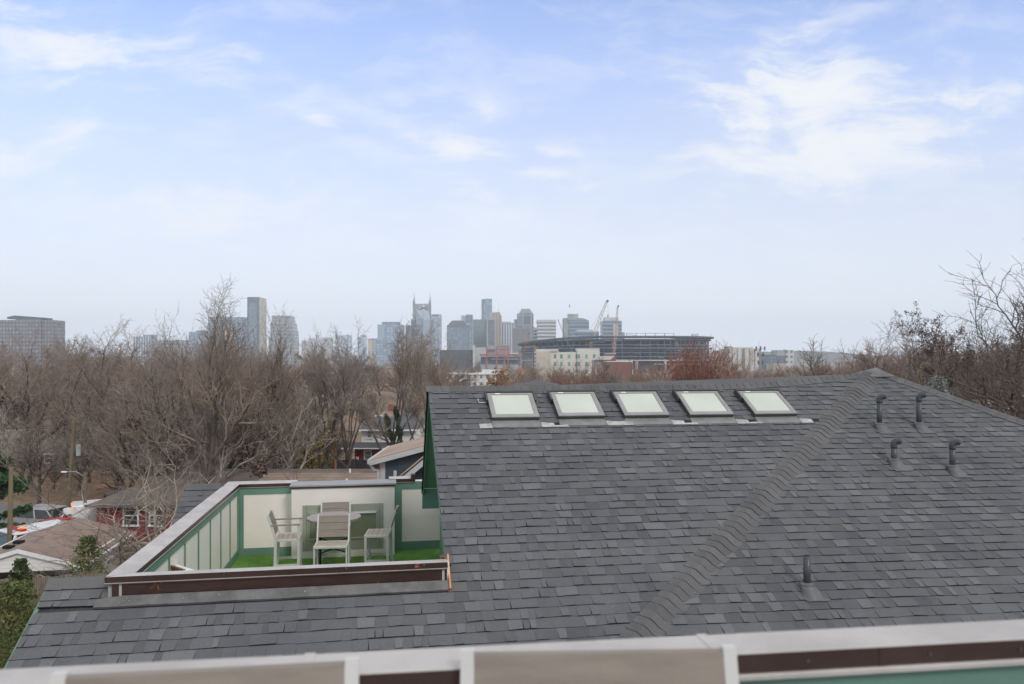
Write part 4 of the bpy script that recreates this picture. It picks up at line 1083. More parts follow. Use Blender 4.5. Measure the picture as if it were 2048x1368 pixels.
# hills on the horizon
M['hill'] = mat('wooded_hill', (.10, .085, .07), .95, 0, .25, .012, var2=(.13, .12, .07))
def hill(name, D, prof, dep):
    mb = MB()
    a = [V((px2(x, D), D, pz(y, D))) for x, y in prof]
    b = [V((p.x, D - dep, -3)) for p in a]; c = [V((p.x, D + dep, -3)) for p in a]
    for i in range(len(a) - 1):
        mb.poly([b[i], b[i + 1], a[i + 1], a[i]]); mb.poly([a[i], a[i + 1], c[i + 1], c[i]])
    o = mb.build(name, M['hill'], None, smooth=True); o['kind'] = 'structure'
r = random.Random(9)
hill('hill', 3400, [(1425 + i * 6, 706 - 4.5 * math.exp(-((i - 28) / 14) ** 2) + 6 * max(0, (i - 42) / 12) + r.uniform(-.5, .5)) for i in range(55)], 260)
hill('hill', 4300, [(1500 + i * 14, 708 - 3 * math.sin(i * .21) + r.uniform(-.4, .4)) for i in range(46)], 200)
hill('hill', 4200, [(-500 + i * 22, 712 - 2.5 * math.sin(i * .17) + r.uniform(-.5, .5)) for i in range(70)], 200)
# ground
def ground_mat():
    m, nt, p = newmat('winter_ground')
    co = coord(nt)
    a = ramp(nt, noise(nt, co, .09, 5, .6), .4, .62); b = ramp(nt, noise(nt, co, .9, 6, .7), .35, .65); c_ = ramp(nt, noise(nt, co, .035, 4), .5, .62)
    c = mixc(nt, a, (.20, .135, .085), (.13, .115, .07)); c = mixc(nt, c_, c, (.20, .115, .07))
    c = mixc(nt, b, mixc(nt, 1, c, (.75, .75, .75), 'MULTIPLY'), mixc(nt, 1, c, (1.3, 1.28, 1.25), 'MULTIPLY'))
    nt.links.new(c, p.inputs['Base Color']); p.inputs['Roughness'].default_value = .95
    return m
M['ground'] = ground_mat()
mb = MB(); mb.poly([(-4400, -300, 0), (4400, -300, 0), (4400, 4600, 0), (-4400, 4600, 0)]); struct(mb.build('ground', M['ground']))
# air
hz = MB(); hz.box(-4500, 4500, -320, 4700, -4.5, 260)
m = bpy.data.materials.new('pale_haze'); m.use_nodes = True; nt = m.node_tree; nt.nodes.clear()
out = nt.nodes.new('ShaderNodeOutputMaterial'); pv = nt.nodes.new('ShaderNodeVolumePrincipled'); pv.inputs['Density'].default_value = HAZE; pv.inputs['Color'].default_value = (.80, .90, 1, 1); pv.inputs['Anisotropy'].default_value = 0
nt.links.new(pv.outputs[0], out.inputs['Volume'])
o = hz.build('haze', m); o['kind'] = 'stuff'
# ---------------------------------------------------------------- trees
def bark(name, col, var=.25, scale=1.5, var2=None):
    return mat(name, col, .9, 0, var, scale, .4, 9, var2, .2)
M['bark'] = bark('grey_brown_bark', (.095, .08, .066), .3, 1.2, (.17, .155, .125))
M['bark_dk'] = bark('dark_bark', (.06, .052, .045), .3)
M['bark_pale'] = bark('pale_mottled_bark', (.34, .31, .255), .3, 1.2, (.14, .125, .1))
M['twig'] = mat('brown_twigs', (.225, .175, .14), .9, 0, .3, .35)
M['twig_grey'] = mat('grey_brown_twigs', (.255, .215, .185), .9, 0, .25, .35)
M['twig_red'] = mat('reddish_twigs', (.25, .155, .115), .9, 0, .3, .35)
M['twig_russet'] = mat('russet_twigs', (.25, .105, .07), .9, 0, .3, .35)
M['twig_dk'] = mat('dark_twigs', (.135, .108, .09), .9, 0, .3, .5)
M['twig_pale'] = mat('pale_twigs', (.38, .33, .285), .9, 0, .25, .5)
M['leaf_brown'] = mat('dry_brown_leaves', (.11, .072, .058), .85, 0, .35, .8)
M['leaf_russet'] = mat('russet_leaves', (.22, .095, .06), .85, 0, .3, .8)
M['leaf_yellow'] = mat('yellow_leaves', (.45, .32, .08), .8, 0, .3, 1)
M['leaf_orange'] = mat('orange_leaves', (.30, .165, .075), .8, 0, .3, 1)
M['leaf_green'] = mat('evergreen_leaves', (.055, .085, .022), .8, 0, .45, 1.5, var2=(.16, .155, .04))
M['leaf_ygreen'] = mat('yellowish_evergreen_leaves', (.105, .125, .04), .8, 0, .45, 1.5, var2=(.20, .175, .06))
M['leaf_pine'] = mat('pine_needles', (.03, .075, .025), .8, 0, .35, 1.2)
M['leaf_blue'] = mat('blue_spruce_needles', (.27, .315, .285), .85, 0, .25, 2)
M['ivy'] = mat('ivy_leaves', (.022, .05, .018), .7, 0, .4, 3)

class TreeP:
    def __init__(s, **k):
        s.n = [9, 6, 6, 5, 3]; s.start = [.3, .2, .15, .15, .1]; s.ang = [48, 44, 42, 40, 38]; s.ratio = [.62, .58, .5, .45, .45]
        s.wob = [.06, .12, .16, .2, .22]; s.up = [.05, .10, .06, .03, .0]; s.seg = [.9, .7, .5, .4, .35]; s.rr = [.62, .6, .55, .5, .6]
        s.lev = 5; s.split = 2; s.k = [8, 6, 4, 3, 3, 3]; s.rmin = .010; s.leaf = 0; s.leafs = .09; s.lean = V((0, 0, 1)); s.tap = .42; s.apex = 2
        for a, b in k.items(): setattr(s, a, b)
def leafquad(mb, r, p, s, up=.3):
    a = V((r.gauss(0, 1), r.gauss(0, 1), r.gauss(0, 1))).normalized(); b = a.cross(V((r.gauss(0, 1), r.gauss(0, 1), r.gauss(0, 1)))).normalized()
    s *= r.uniform(.6, 1.3)
    mb.poly([p - a * s * .5, p + b * s * .32, p + a * s * .5, p - b * s * .32])
def grow_tree(H, r0, seed, P, trunkL=.62):
    r = random.Random(seed); tr = MB(); cr = MB(); lf = MB()
    def br(p, d, L, rad, lev):
        n = max(2, round(L / P.seg[min(lev, 4)])); pts = [p]; rs = [rad]; ds = [d]
        for i in range(n):
            w = P.wob[min(lev, 4)]
            d = (d + V((r.gauss(0, w), r.gauss(0, w), r.gauss(0, w))) + V((0, 0, P.up[min(lev, 4)]))).normalized()
            p = p + d * (L / n); pts.append(p); ds.append(d)
            rs.append(max(P.rmin * .6, rad * (1 - (1 - P.tap) * (i + 1) / n)))
        if lev == 0: rs[0] *= 1.35
        buf = tr if lev < P.split else cr
        buf.tube(pts, rs, P.k[min(lev, 5)], cap=False)
        if lev >= P.lev - 1:
            if P.leaf:
                for q in pts[1:]:
                    for _ in range(P.leaf):
                        leafquad(lf, r, q + V((r.gauss(0, .1), r.gauss(0, .1), r.gauss(0, .1))), P.leafs)
            return
        nb = P.n[lev]; st = P.start[lev]; ph = r.uniform(0, 6.28)
        for j in range(nb + (P.apex if lev < 3 else 1)):
            if j < nb: t = st + (1 - st) * (j + r.random()) / nb
            else: t = 1.0
            f = t * n; i = min(n - 1, int(f)); q = pts[i].lerp(pts[i + 1], f - i); dd = ds[i + 1]; rq = rs[i] + (rs[i + 1] - rs[i]) * (f - i)
            ph += 2.4 + r.uniform(-.5, .5)
            ax = dd.cross(V((0, 0, 1)) if abs(dd.z) < .95 else V((1, 0, 0))).normalized(); ay = dd.cross(ax)
            an = R(P.ang[lev] * r.uniform(.65, 1.25)) * (1 if t < 1 else .55)
            nd = dd * math.cos(an) + (ax * math.cos(ph) + ay * math.sin(ph)) * math.sin(an)
            if nd.z < -.25 and lev < 3: nd.z *= -.3; nd.normalize()
            cl = L * P.ratio[lev] * (1.15 - .55 * t) * r.uniform(.75, 1.2)
            if t >= 1: cl = L * P.ratio[lev] * r.uniform(.8, 1.05)
            br(q, nd, cl, max(P.rmin, min(rq * .8, rad * P.rr[lev]) * (1 if lev else r.uniform(.8, 1.2))), lev + 1)
    br(V((0, 0, -.1)), P.lean.normalized(), H * trunkL, r0, 0)
    # normalise to exact height
    zs = [v[2] for v in cr.v]; zm = sorted(zs)[int(len(zs) * .985)]
    k = H / zm
    for b in (tr, cr, lf): b.v = [(x * k, y * k, z * k) for x, y, z in b.v]
    return tr, cr, lf
PROTO = {}
def proto(key, H, r0, seed, P, mt, mc, ml=None, trunkL=.62, lname='leaves'):
    tr, cr, lf = grow_tree(H, r0, seed, P, trunkL)
    a = tr.mesh('trunk', M[mt], True); b = cr.mesh('crown', M[mc]); c = lf.mesh(lname, M[ml]) if ml and lf.v else None
    PROTO[key] = (H, a, b, c)
CNT = {}
def tree(key, px, D, ytop, label, group=None, rz=None, name='bare_tree', cat='tree', wide=1, mats=None, y=None, height=None):
    H, a, b, c = PROTO[key]
    loc = V(((px - 1024) / F * D, D, 0)); h = height or (EYE - (ytop - HY) / F * D); s = h / H
    CNT[key] = CNT.get(key, 0) + 1
    t = thing(name, label, cat, loc, (CNT[key] * 2.4 + len(key)) if rz is None else rz, group); t.scale = (s * wide, s * wide, s)
    for nm, me in (('trunk', a), ('crown', b), ('leaves', c)):
        if me is None: continue
        o = bpy.data.objects.new(nm, me); C.objects.link(o); o.parent = t
        if mats and nm in mats:
            o.material_slots[0].link = 'OBJECT'; o.material_slots[0].material = M[mats[nm]]
    return t
proto('tall', 16, .26, 3, TreeP(n=[7, 6, 5, 5, 3], ang=[32, 36, 40, 42, 40], start=[.35, .25, .2, .15, .1], up=[.04, .14, .10, .05, .02], lev=5, rmin=.012), 'bark', 'twig')
proto('oak', 14, .34, 5, TreeP(n=[9, 7, 6, 5, 3], ang=[58, 48, 44, 42, 40], start=[.28, .2, .15, .1, .1], ratio=[.72, .6, .5, .45, .45], lev=5, rmin=.016), 'bark', 'twig')
proto('vase', 15, .27, 8, TreeP(n=[6, 6, 6, 5, 3], ang=[34, 34, 40, 42, 40], start=[.22, .3, .2, .15, .1], ratio=[.95, .5, .5, .45, .45], up=[.02, .10, .06, .04, 0], lev=5, rmin=.013, apex=3), 'bark', 'twig_grey', trunkL=.42)
proto('thick', 12, .22, 13, TreeP(n=[11, 8, 7, 6, 3], ang=[50, 46, 44, 42, 40], start=[.15, .1, .1, .1, .1], ratio=[.62, .58, .5, .5, .4], lev=5, rmin=.017), 'bark', 'twig')
proto('thicket', 11, .14, 17, TreeP(n=[13, 9, 8, 5, 3], ang=[36, 40, 42, 40, 40], start=[.06, .06, .1, .1, .1], ratio=[.7, .55, .5, .5, .4], up=[.04, .16, .1, .04, 0], lev=4, rmin=.02), 'bark', 'twig', trunkL=.55)
proto('leafy', 12, .22, 25, TreeP(n=[13, 8, 7, 3, 2], ang=[56, 46, 44, 40, 40], start=[.12, .1, .1, .1, .1], ratio=[.6, .55, .5, .5, .4], lev=4, rmin=.016, leaf=20, leafs=.12), 'bark_dk', 'twig_dk', 'leaf_brown')
proto('sycamore', 11, .2, 29, TreeP(n=[7, 6, 5, 4, 3], ang=[46, 44, 44, 42, 40], start=[.3, .2, .15, .1, .1], lev=5, rmin=.014, split=3), 'bark_pale', 'twig_red')
proto('front', 9.5, .15, 33, TreeP(n=[6, 5, 4, 3, 2], ang=[62, 50, 46, 44, 42], start=[.18, .15, .15, .1, .1], ratio=[.95, .62, .5, .45, .45], wob=[.1, .2, .24, .26, .26], up=[.0, .05, .05, .03, 0], lev=5, rmin=.0085, split=3), 'bark_pale', 'twig', trunkL=.5)
proto('limbs', 7, .10, 35, TreeP(n=[5, 4, 3, 3, 2], ang=[68, 52, 48, 46, 42], start=[.2, .25, .2, .1, .1], ratio=[1.1, .55, .5, .4, .45], wob=[.1, .22, .26, .28, .26], up=[0, .02, .02, .02, 0], lev=5, rmin=.008, split=3), 'bark_pale', 'twig', trunkL=.5)
proto('shrub', 3.2, .05, 41, TreeP(n=[12, 8, 6, 3, 2], ang=[46, 44, 44, 42, 40], start=[.02, .05, .1, .1, .1], ratio=[.95, .6, .5, .5, .4], lev=4, rmin=.012, apex=4), 'bark', 'twig', trunkL=.4)
proto('high', 15, .27, 9, TreeP(n=[5, 6, 6, 5, 3], ang=[28, 30, 38, 42, 40], start=[.6, .8, .25, .15, .1], ratio=[1.3, .40, .5, .45, .45], up=[.02, .07, .06, .04, 0], lev=5, rmin=.013, apex=3), 'bark', 'twig_grey', trunkL=.36)
proto('open', 14, .24, 47, TreeP(n=[7, 6, 5, 4, 2], ang=[40, 40, 42, 42, 40], start=[.25, .25, .2, .1, .1], ratio=[.8, .6, .5, .45, .45], wob=[.07, .14, .18, .22, .24], up=[.03, .09, .05, .03, 0], rr=[.62, .6, .55, .5, .6], lev=5, rmin=.011, split=3), 'bark', 'twig', trunkL=.52)
proto('yellow', 7, .11, 37, TreeP(n=[8, 6, 5, 3, 2], lev=4, rmin=.011, leaf=2, leafs=.16), 'bark', 'twig', 'leaf_yellow')
proto('orange', 6, .11, 39, TreeP(n=[9, 7, 6, 3, 2], lev=4, rmin=.011, leaf=4, leafs=.22), 'bark', 'twig_red', 'leaf_orange')
proto('big', 16, .36, 43, TreeP(n=[11, 10, 8, 7, 4], ang=[56, 42, 42, 42, 40], start=[.22, .2, .15, .12, .1], ratio=[.85, .62, .5, .45, .45], up=[.03, .12, .08, .05, .02], lev=5, rmin=.0105, k=[9, 7, 5, 4, 3, 3]), 'bark_dk', 'twig_dk', trunkL=.5)

# prominent ones
tree('tall', 398, 50, 588, 'tallest bare tree, its thin top rising above the rest in front of the skyline', rz=.6)
tree('tall', 468, 56, 616, 'slender bare tree just right of the tallest tree, tip against the wide glass block', rz=3.9, wide=.8)
tree('tall', 548, 58, 640, 'bare tree with long slanted upper limbs in front of the stepped pale tower', rz=5.1, wide=.9)
tree('oak', 75, 78, 688, 'large bare oak with a thick dark trunk below the brown hotel slab', rz=1.0, mats={'trunk': 'bark_dk'})
tree('oak', 205, 84, 668, 'round topped bare tree right of the brown hotel slab', rz=2.2)
tree('oak', 245, 92, 672, 'bare tree with a forked trunk under the finned pale block', rz=4.0)
v1 = tree('high', 692, 60, 676, 'bare tree with several slanting trunks left of the ivy clad trees', rz=.3)
v2 = tree('high', 796, 58, 662, 'tall vase shaped bare tree in front of the blue glass tower', rz=1.7, mats={'crown': 'twig'})
v3 = tree('high', 852, 60, 676, 'bare tree with ivy on its trunk below the twin spired tower', rz=4.4)
tree('tall', 912, 50, 690, 'small bare tree leaning over the left end of the roof ridge', rz=2.5, wide=1.0)
tree('front', 262, 37, 852, 'spreading pale barked bare tree in front of the red brick house and garage', rz=.9, wide=1.25)
tree('front', 318, 41, 838, 'pale barked bare tree rising before the windows of the red brick house', rz=3.6)
tree('limbs', 232, 31.5, 1000, 'low bare tree with dark crooked limbs reaching over the garage roof', rz=3.4, wide=1.5, mats={'trunk': 'bark'})
tree('sycamore', 14, 70, 800, 'bare tree with a pale trunk at the far left edge', rz=.2, mats={'crown': 'twig_pale'})
tree('thicket', 175, 95, 800, 'hazy pinkish grey bushy tree below the finned pale block', rz=1, mats={'crown': 'twig_pale'}, wide=1.5)
tree('front', 520, 40, 925, 'low dark tree spreading over the tan roof behind the terrace', rz=2.2, mats={'trunk': 'bark_dk', 'crown': 'twig_dk'})
tree('yellow', 608, 62, 838, 'small tree with some yellow leaves left', name='yellow_tree', wide=1.3)
tree('sycamore', 1478, 105, 698, 'pale limbed sycamore with reddish twigs below the courthouse', rz=1.2)
tree('sycamore', 1310, 90, 742, 'small dead looking tree with white forked limbs behind the third skylight', rz=2.8, mats={'crown': 'twig_pale'})
tree('thicket', 1650, 95, 701, 'dark many stemmed bare tree left of the roof apex', rz=.4, mats={'crown': 'twig_dk'}, wide=1.2)
tree('orange', 1018, 110, 752, 'small tree with orange leaves above the first skylight', name='orange_tree', wide=1.3)
tree('oak', 1745, 66, 684, 'dense dark bare tree directly above the roof apex', rz=1.5, wide=.85, mats={'crown': 'twig_dk'})
tree('oak', 1800, 72, 664, 'bare oak with open upright crown right of the roof apex', rz=3.3, wide=.9)
tree('oak', 1850, 64, 676, 'bare tree with brownish crown left of the dark leafy tree', rz=5.2, wide=.95, mats={'crown': 'twig_dk'})
tree('oak', 1905, 58, 682, 'bare tree with low rounded crown partly covering the dark leafy tree', rz=.3, wide=.95)
tree('leafy', 1948, 62, 662, 'dense tree that has kept dark brown leaves, behind the big bare tree', name='leafy_tree', wide=.8)
tree('leafy', 2062, 70, 690, 'second dark brown leafy tree cut by the right edge', name='leafy_tree', wide=.8, rz=2)
tree('big', 2085, 25, 618, 'big dark bare tree whose limbs reach in from the right edge', rz=2.45, wide=1.3)
tree('big', 2120, 30, 640, 'second large dark bare tree behind the limbs at the right edge', rz=5.2, wide=1.3)
tree('thick', 1975, 55, 694, 'thick bare tree behind the big dark tree, right of the dark leafy tree', rz=4.1, wide=1.1, mats={'crown': 'twig_dk'})
tree('oak', 2040, 50, 668, 'bare tree at the right edge behind the big dark tree', rz=2.1, wide=1.0, mats={'crown': 'twig_dk'})
tree('tall', 1990, 45, 640, 'bare tree standing behind the limbs of the big dark tree', rz=1.1, mats={'crown': 'twig_dk'}, wide=.9)
tree('front', 2020, 24, 800, 'low bare sapling beside the right slope of the roof', rz=.5, mats={'trunk': 'bark_dk', 'crown': 'twig_dk'})

# the wood on the left, between the houses and the city
r = random.Random(77)
GL = 'trees of the wood on the left'
lab = {'open': 'bare open tree with forked limbs in the crowded wood left of the roof ridge', 'thick': 'bare bushy brown tree in the crowded wood left of the roof ridge', 'oak': 'bare spreading tree in the crowded wood left of the roof ridge',
       'vase': 'bare tree with rising limbs in the crowded wood left of the roof ridge', 'thicket': 'bare thicket of fine brown stems in the wood left of the roof ridge'}
prof = [(-150, 680), (0, 686), (120, 688), (170, 686), (260, 695), (330, 690), (420, 690), (520, 688), (600, 695), (680, 692), (740, 705), (830, 705), (900, 715), (960, 735)]
def pl(x):
    for (a, b), (c, d) in zip(prof, prof[1:]):
        if a <= x <= c: return b + (d - b) * (x - a) / (c - a)
    return 730
i = 0
for D0, n, dy in ((66, 4, 60), (82, 7, 30), (105, 9, 12), (135, 11, 6), (180, 13, 4), (240, 15, 4)):
    for k in range(n):
        px = -110 + (1030 if D0 > 100 else 900) * (k + r.uniform(.15, .85)) / n
        D = D0 * r.uniform(.93, 1.09); yt = pl(px) + dy + r.gauss(2, 13)
        if D0 < 140 and 685 < px < 870: continue
        if D0 < 90 and 540 < px < 700: yt += 60
        if D0 < 70 and px < 330: continue
        key = r.choice(['oak', 'oak', 'open', 'vase', 'thick', 'thicket']) if D0 < 150 else r.choice(['thick', 'thicket', 'thick', 'oak'])
        mt = None
        c = r.random()
        if c < .25: mt = {'crown': 'twig_red'}
        elif c < .42: mt = {'crown': 'twig_grey'}
        elif c < .52: mt = {'crown': 'twig_dk'}
        if r.random() < .22: mt = dict(mt or {}, trunk='bark_pale')
        tree(key, px, D, yt, lab[key], GL, wide=r.uniform(.9, 1.25) * (1.0 if D0 < 150 else 1.3), mats=mt)
# undergrowth between the trunks
for k in range(22):
    px = r.uniform(-60, 660); D = r.uniform(60, 120)
    if 100 < px < 240 and D < 74 or px > 540 and D < 72: continue
    tree('shrub', px, D, 0, 'low bare shrub in the undergrowth between the trunks of the left wood', 'shrubs under the wood on the left', name='bare_shrub', cat='shrub', height=r.uniform(2.2, 4.6), wide=r.uniform(1, 1.6), mats={'crown': r.choice(['twig', 'twig_red', 'twig_grey', 'twig_dk'])})
for k in range(6):
    px = 250 + 62 * k + r.uniform(-14, 14); D = r.uniform(58, 74); yt = r.uniform(730, 830)
    if 540 < px < 690: yt += 50
    tree(r.choice(['thick', 'vase', 'oak']), px, D, yt, 'bare tree standing right behind the ridge of the red brick house', 'trees behind the red brick house', wide=r.uniform(.9, 1.2), mats={'crown': r.choice(['twig', 'twig_grey', 'twig_dk', 'twig'])})
for k in range(13):
    px = 40 + 24 * k + r.uniform(-9, 9); D = r.uniform(63, 84)
    tree(r.choice(['open', 'open', 'thicket', 'open']), px, D, r.uniform(800, 885), 'low bare tree on the leaf covered slope left of the red brick house', 'low trees on the leaf covered slope', wide=r.uniform(1.1, 1.5), mats={'crown': r.choice(['twig', 'twig_grey', 'twig_grey', 'twig_pale'])})
for px, D, yt, rz, wd, tb, lb in ((352, 54, 668, 1.2, 1.0, 'bark', 'open bare tree with mossy grey limbs left of the tallest tree'), (432, 53, 690, 4.0, .9, 'bark_pale', 'open bare tree with pale blotched limbs right of the tallest tree'),
        (505, 55, 700, 2.0, .9, 'bark', 'open bare tree with dark straight trunk in front of the slab tower'), (585, 57, 720, .4, 1.0, 'bark_pale', 'open bare tree with pale limbs beside the yellow leaved tree'),
        (640, 60, 690, 5.5, .8, 'bark', 'open bare tree with rising limbs left of the orange pole'), (300, 60, 700, 2.9, 1.0, 'bark_pale', 'open bare tree with pale upper limbs below the finned pale block'), (160, 70, 720, 3.3, 1.0, 'bark', 'open bare tree behind the utility pole with the transformer')):
    tree('open', px, D, yt, lb, rz=rz, wide=wd, mats={'trunk': tb, 'crown': 'twig_grey' if tb == 'bark_pale' else 'twig'})
# the belt behind the roof ridge
GR_ = 'trees of the belt behind the ridge'
lab2 = {k: v.replace('crowded wood left of the roof ridge', 'belt just above the skylights and ridge').replace('wood left of the roof ridge', 'belt just above the skylights and ridge') for k, v in lab.items()}
prof = [(880, 752), (1010, 752), (1050, 736), (1100, 728), (1180, 728), (1260, 730), (1330, 735), (1400, 740), (1500, 738), (1560, 740), (1620, 733), (1690, 728), (1735, 706), (1800, 694), (1900, 696), (2100, 700)]
for D0, n, dy in ((100, 16, 8), (135, 19, 0), (190, 20, -3), (270, 20, -4)):
    for k in range(n):
        px = 985 + 1120 * (k + r.uniform(.1, .9)) / n
        if D0 >= 190 and px < 1040: continue
        D = D0 * r.uniform(.94, 1.07); yt = pl(px) + dy + abs(r.gauss(0, 5))
        key = r.choice(['thick', 'thicket', 'thicket', 'oak'])
        c = r.random(); mt = None
        if c < .38: mt = {'crown': 'twig_red'}
        elif c < .55: mt = {'crown': 'twig_grey'}
        elif c < .68: mt = {'crown': 'twig_dk'}
        tree(key, px, D, yt, lab2[key], GR_, wide=r.uniform(1.0, 1.4), mats=mt)
# the woods beyond, one mass down to the river
mb = MB(); r = random.Random(31)
for k in range(520):
    D = r.uniform(300, 880); X = r.uniform(-.85, .8) * D; h = r.uniform(6.5, 11) * (1 if D < 600 else .9)
    if -0.02 * D < X < .3 * D: h *= .72
    if abs(X - px2(952, D)) < 30 and D < 350: continue
    for j in range(46):
        a = r.uniform(0, 6.28); q = math.sqrt(r.random()) * 4.6; z0 = r.uniform(0, h * .55); z1 = z0 + r.uniform(.25, .5) * h
        z1 = min(z1, h * (1 - .45 * (q / 4.6) ** 2) * r.uniform(.85, 1.05)); w_ = r.uniform(.10, .22); b = r.uniform(0, 3.14)
        p = V((X + math.cos(a) * q, D + math.sin(a) * q, z0)); e = V((math.cos(b) * w_, math.sin(b) * w_, 0)); tp = V((p.x + math.cos(a) * 1.2, p.y + math.sin(a) * 1.2, z1))
        mb.poly([p - e, p + e, tp], k % 3)
o = mb.build('woods', [M['twig'], M['twig_red'], M['twig_grey']]); o['kind'] = 'stuff'

# evergreens
def conifer(label, px, D, ytop, wid, ml, name, n=2600, ls=.22, cat='tree', kind='cone', seed=1, trunk=True, base=0, bark_='bark_dk'):
    r = random.Random(seed); loc = V(((px - 1024) / F * D, D, 0)); h = EYE - (ytop - HY) / F * D
    t = thing(name, label, cat, loc)
    mb = MB(); mb.tube([V((0, 0, 0)), V((.05, 0, h * .5)), V((0, 0, h * .96))], [h * .022, h * .014, .01], 7); mb.build('trunk', M[bark_], t, smooth=True)
    mb = MB(); lf = MB()
    if kind == 'tier':
        for k in range(int(h * 5)):
            z = h * r.uniform(.18, .98); L = wid * (1.05 - z / h) ** .8 * r.uniform(.6, 1.1); a = r.uniform(0, 6.28)
            d = V((math.cos(a), math.sin(a), r.uniform(-.12, .2))); p = V((0, 0, z)); mid = p + d * L * .55 + V((0, 0, -.02 * L)); e = p + d * L + V((0, 0, .08 * L))
            mb.tube([p, mid, e], [.035, .02, .008], 4, cap=False)
            for j in range(int(n / (h * 5))):
                q = p.lerp(e, r.uniform(.3, 1.0)) + V((r.gauss(0, .16), r.gauss(0, .16), r.gauss(0, .10))); leafquad(lf, r, q, ls)
        mb.build('branches', M[bark_], t)
    else:
        for k in range(n):
            z = h * (.04 + .96 * r.random() ** 1.15); f = z / h
            rr_ = wid * ((1 - f) ** .75 if kind == 'cone' else math.sqrt(max(0, 1 - (2 * f - .75) ** 2 * .55))) * (.8 + .25 * math.sin(z * 3.1 + k % 5))
            a = r.uniform(0, 6.28); q = rr_ * (r.random() ** .4)
            leafquad(lf, r, V((math.cos(a) * q, math.sin(a) * q, z)), ls)
    lf.build('crown', M[ml], t)
    return t
conifer('yellowish green arborvitae bush against the lower left corner of the roof', 18, 17, 1168, 1.25, 'leaf_ygreen', 'arborvitae', 26000, .075, 'bush', 'round', 3)
conifer('darker evergreen bush at the very left, in front of the yellowish arborvitae', -60, 14.5, 1235, 1.35, 'leaf_green', 'arborvitae', 22000, .07, 'bush', 'round', 4)
conifer('slim green arborvitae beside the right eave of the garage', 176, 30, 1072, .85, 'leaf_ygreen', 'arborvitae', 7000, .1, 'bush', 'round', 5)
conifer('small leafy evergreen shrub before the garage gable', 42, 27, 1118, .55, 'leaf_green', 'shrub', 1500, .2, 'bush', 'round', 6)
conifer('dark green pine cut by the left edge above the street', -12, 48, 905, 3.4, 'leaf_pine', 'pine_tree', 16000, .26, 'tree', 'tier', 7)
conifer('tall pine at the left edge with one green bough showing', -38, 76, 735, 4.2, 'leaf_pine', 'pine_tree', 12000, .34, 'tree', 'tier', 8)
conifer('pale blue spruce above the right hip of the roof', 1878, 50, 748, 2.5, 'leaf_blue', 'spruce_tree', 30000, .15, 'tree', 'tier', 9)
# russet tree: straight twigs fanning out from one short trunk
def fan_tree(label, px, D, ytop, half, seed):
    r = random.Random(seed); loc = V(((px - 1024) / F * D, D, 0)); H = EYE - (ytop - HY) / F * D
    t = thing('russet_tree', label, 'tree', loc); tr = MB(); cr = MB(); lf = MB()
    o = V((0, 0, H * .16)); tr.tube([V((0, 0, 0)), o], [.22, .17], 8, cap=False)
    lob = [r.uniform(.86, 1.06) for _ in range(40)]
    def reach(th, ph): return (H * .84) * (1 - .16 * (th / half) ** 2) * lob[int(ph * 6.3 / 6.28 * 5) % 40]
    def dirv(th, ph): return V((math.sin(th) * math.cos(ph), math.sin(th) * math.sin(ph), math.cos(th)))
    for k in range(60):
        th = half * math.sqrt(r.random()); ph = r.uniform(0, 6.28); L = reach(th, ph) * r.uniform(.75, .95); d = dirv(th, ph)
        tr.tube([o, o + d * L * .5 + V((0, 0, -.02 * L)), o + d * L], [.07, .045, .018], 5, cap=False)
    for k in range(3600):
        th = half * 1.04 * math.sqrt(r.random()); ph = r.uniform(0, 6.28); R_ = reach(th, ph); d = dirv(th, ph); a = R_ * r.uniform(.40, .97); L = r.uniform(.6, 1.5)
        p = o + d * a; q = p + (d + V((r.gauss(0, .16), r.gauss(0, .16), r.gauss(.05, .12)))).normalized() * L
        cr.tube([p, q], [.026, .012], 3, cap=False)
        for _ in range(5): leafquad(lf, r, p.lerp(q, r.uniform(.2, 1.05)) + V((r.gauss(0, .06), r.gauss(0, .06), r.gauss(0, .06))), .15)
    tr.build('trunk', M['bark_pale'], t, smooth=True); cr.build('crown', M['twig_russet'], t); lf.build('leaves', M['leaf_russet'], t)
fan_tree('rounded russet red tree in front of the right end of the stadium', 1396, 116, 686, R(38), 5)
# ivy on the trunks
def ivy(px, D, y0, y1, dx, seed, label, w=.3):
    r = random.Random(seed); a = W(px, y0, D); b = W(px + dx, y1, D); mb = MB()
    for k in range(2200):
        t_ = r.random(); p = a.lerp(b, t_); wid = w * (1 - .35 * t_) * (.8 + .4 * math.sin(t_ * 17)); an = r.uniform(0, 6.28); q = wid * math.sqrt(r.random())
        leafquad(mb, r, V((p.x + math.cos(an) * q, p.y + math.sin(an) * q * 1.0, p.z)) - a, .12)
    stem = MB(); stem.tube([V((0, 0, 0)), b - a], [.13, .1], 7)
    t = thing('ivy_trunk', label, 'ivy', a); stem.build('trunk', M['bark'], t); mb.build('leaves', M['ivy'], t)
ivy(789, 56, 905, 828, -17, 3, 'ivy clad leaning stem, left of two, above the blue grey house roof')
ivy(806, 57, 905, 812, -16, 4, 'ivy clad leaning stem, right of two, above the blue grey house roof')
# leaf nests
def nest(px, py, D, s, seed, label):
    r = random.Random(seed); c = W(px, py, D); mb = MB(); mb.tube([V((-s, 0, -s * .5)), V((0, 0, 0)), V((s, 0, s * .6))], [.02, .05, .02], 5)
    for k in range(700):
        d = V((r.gauss(0, 1), r.gauss(0, .8), r.gauss(0, .75))) * s; leafquad(mb, r, d * .85, .19)
    o = mb.build('leaf_nest', M['leaf_brown'], None, c); tag(o, label, 'nest')
nest(268, 848, 38, .16, 1, 'leaf nest in the branches above the red brick house')
nest(540, 770, 56, .22, 2, 'leaf nest high in the bare trees below the stepped pale tower')
nest(518, 940, 40, .2, 3, 'leaf nest in the low dark tree over the tan roof')
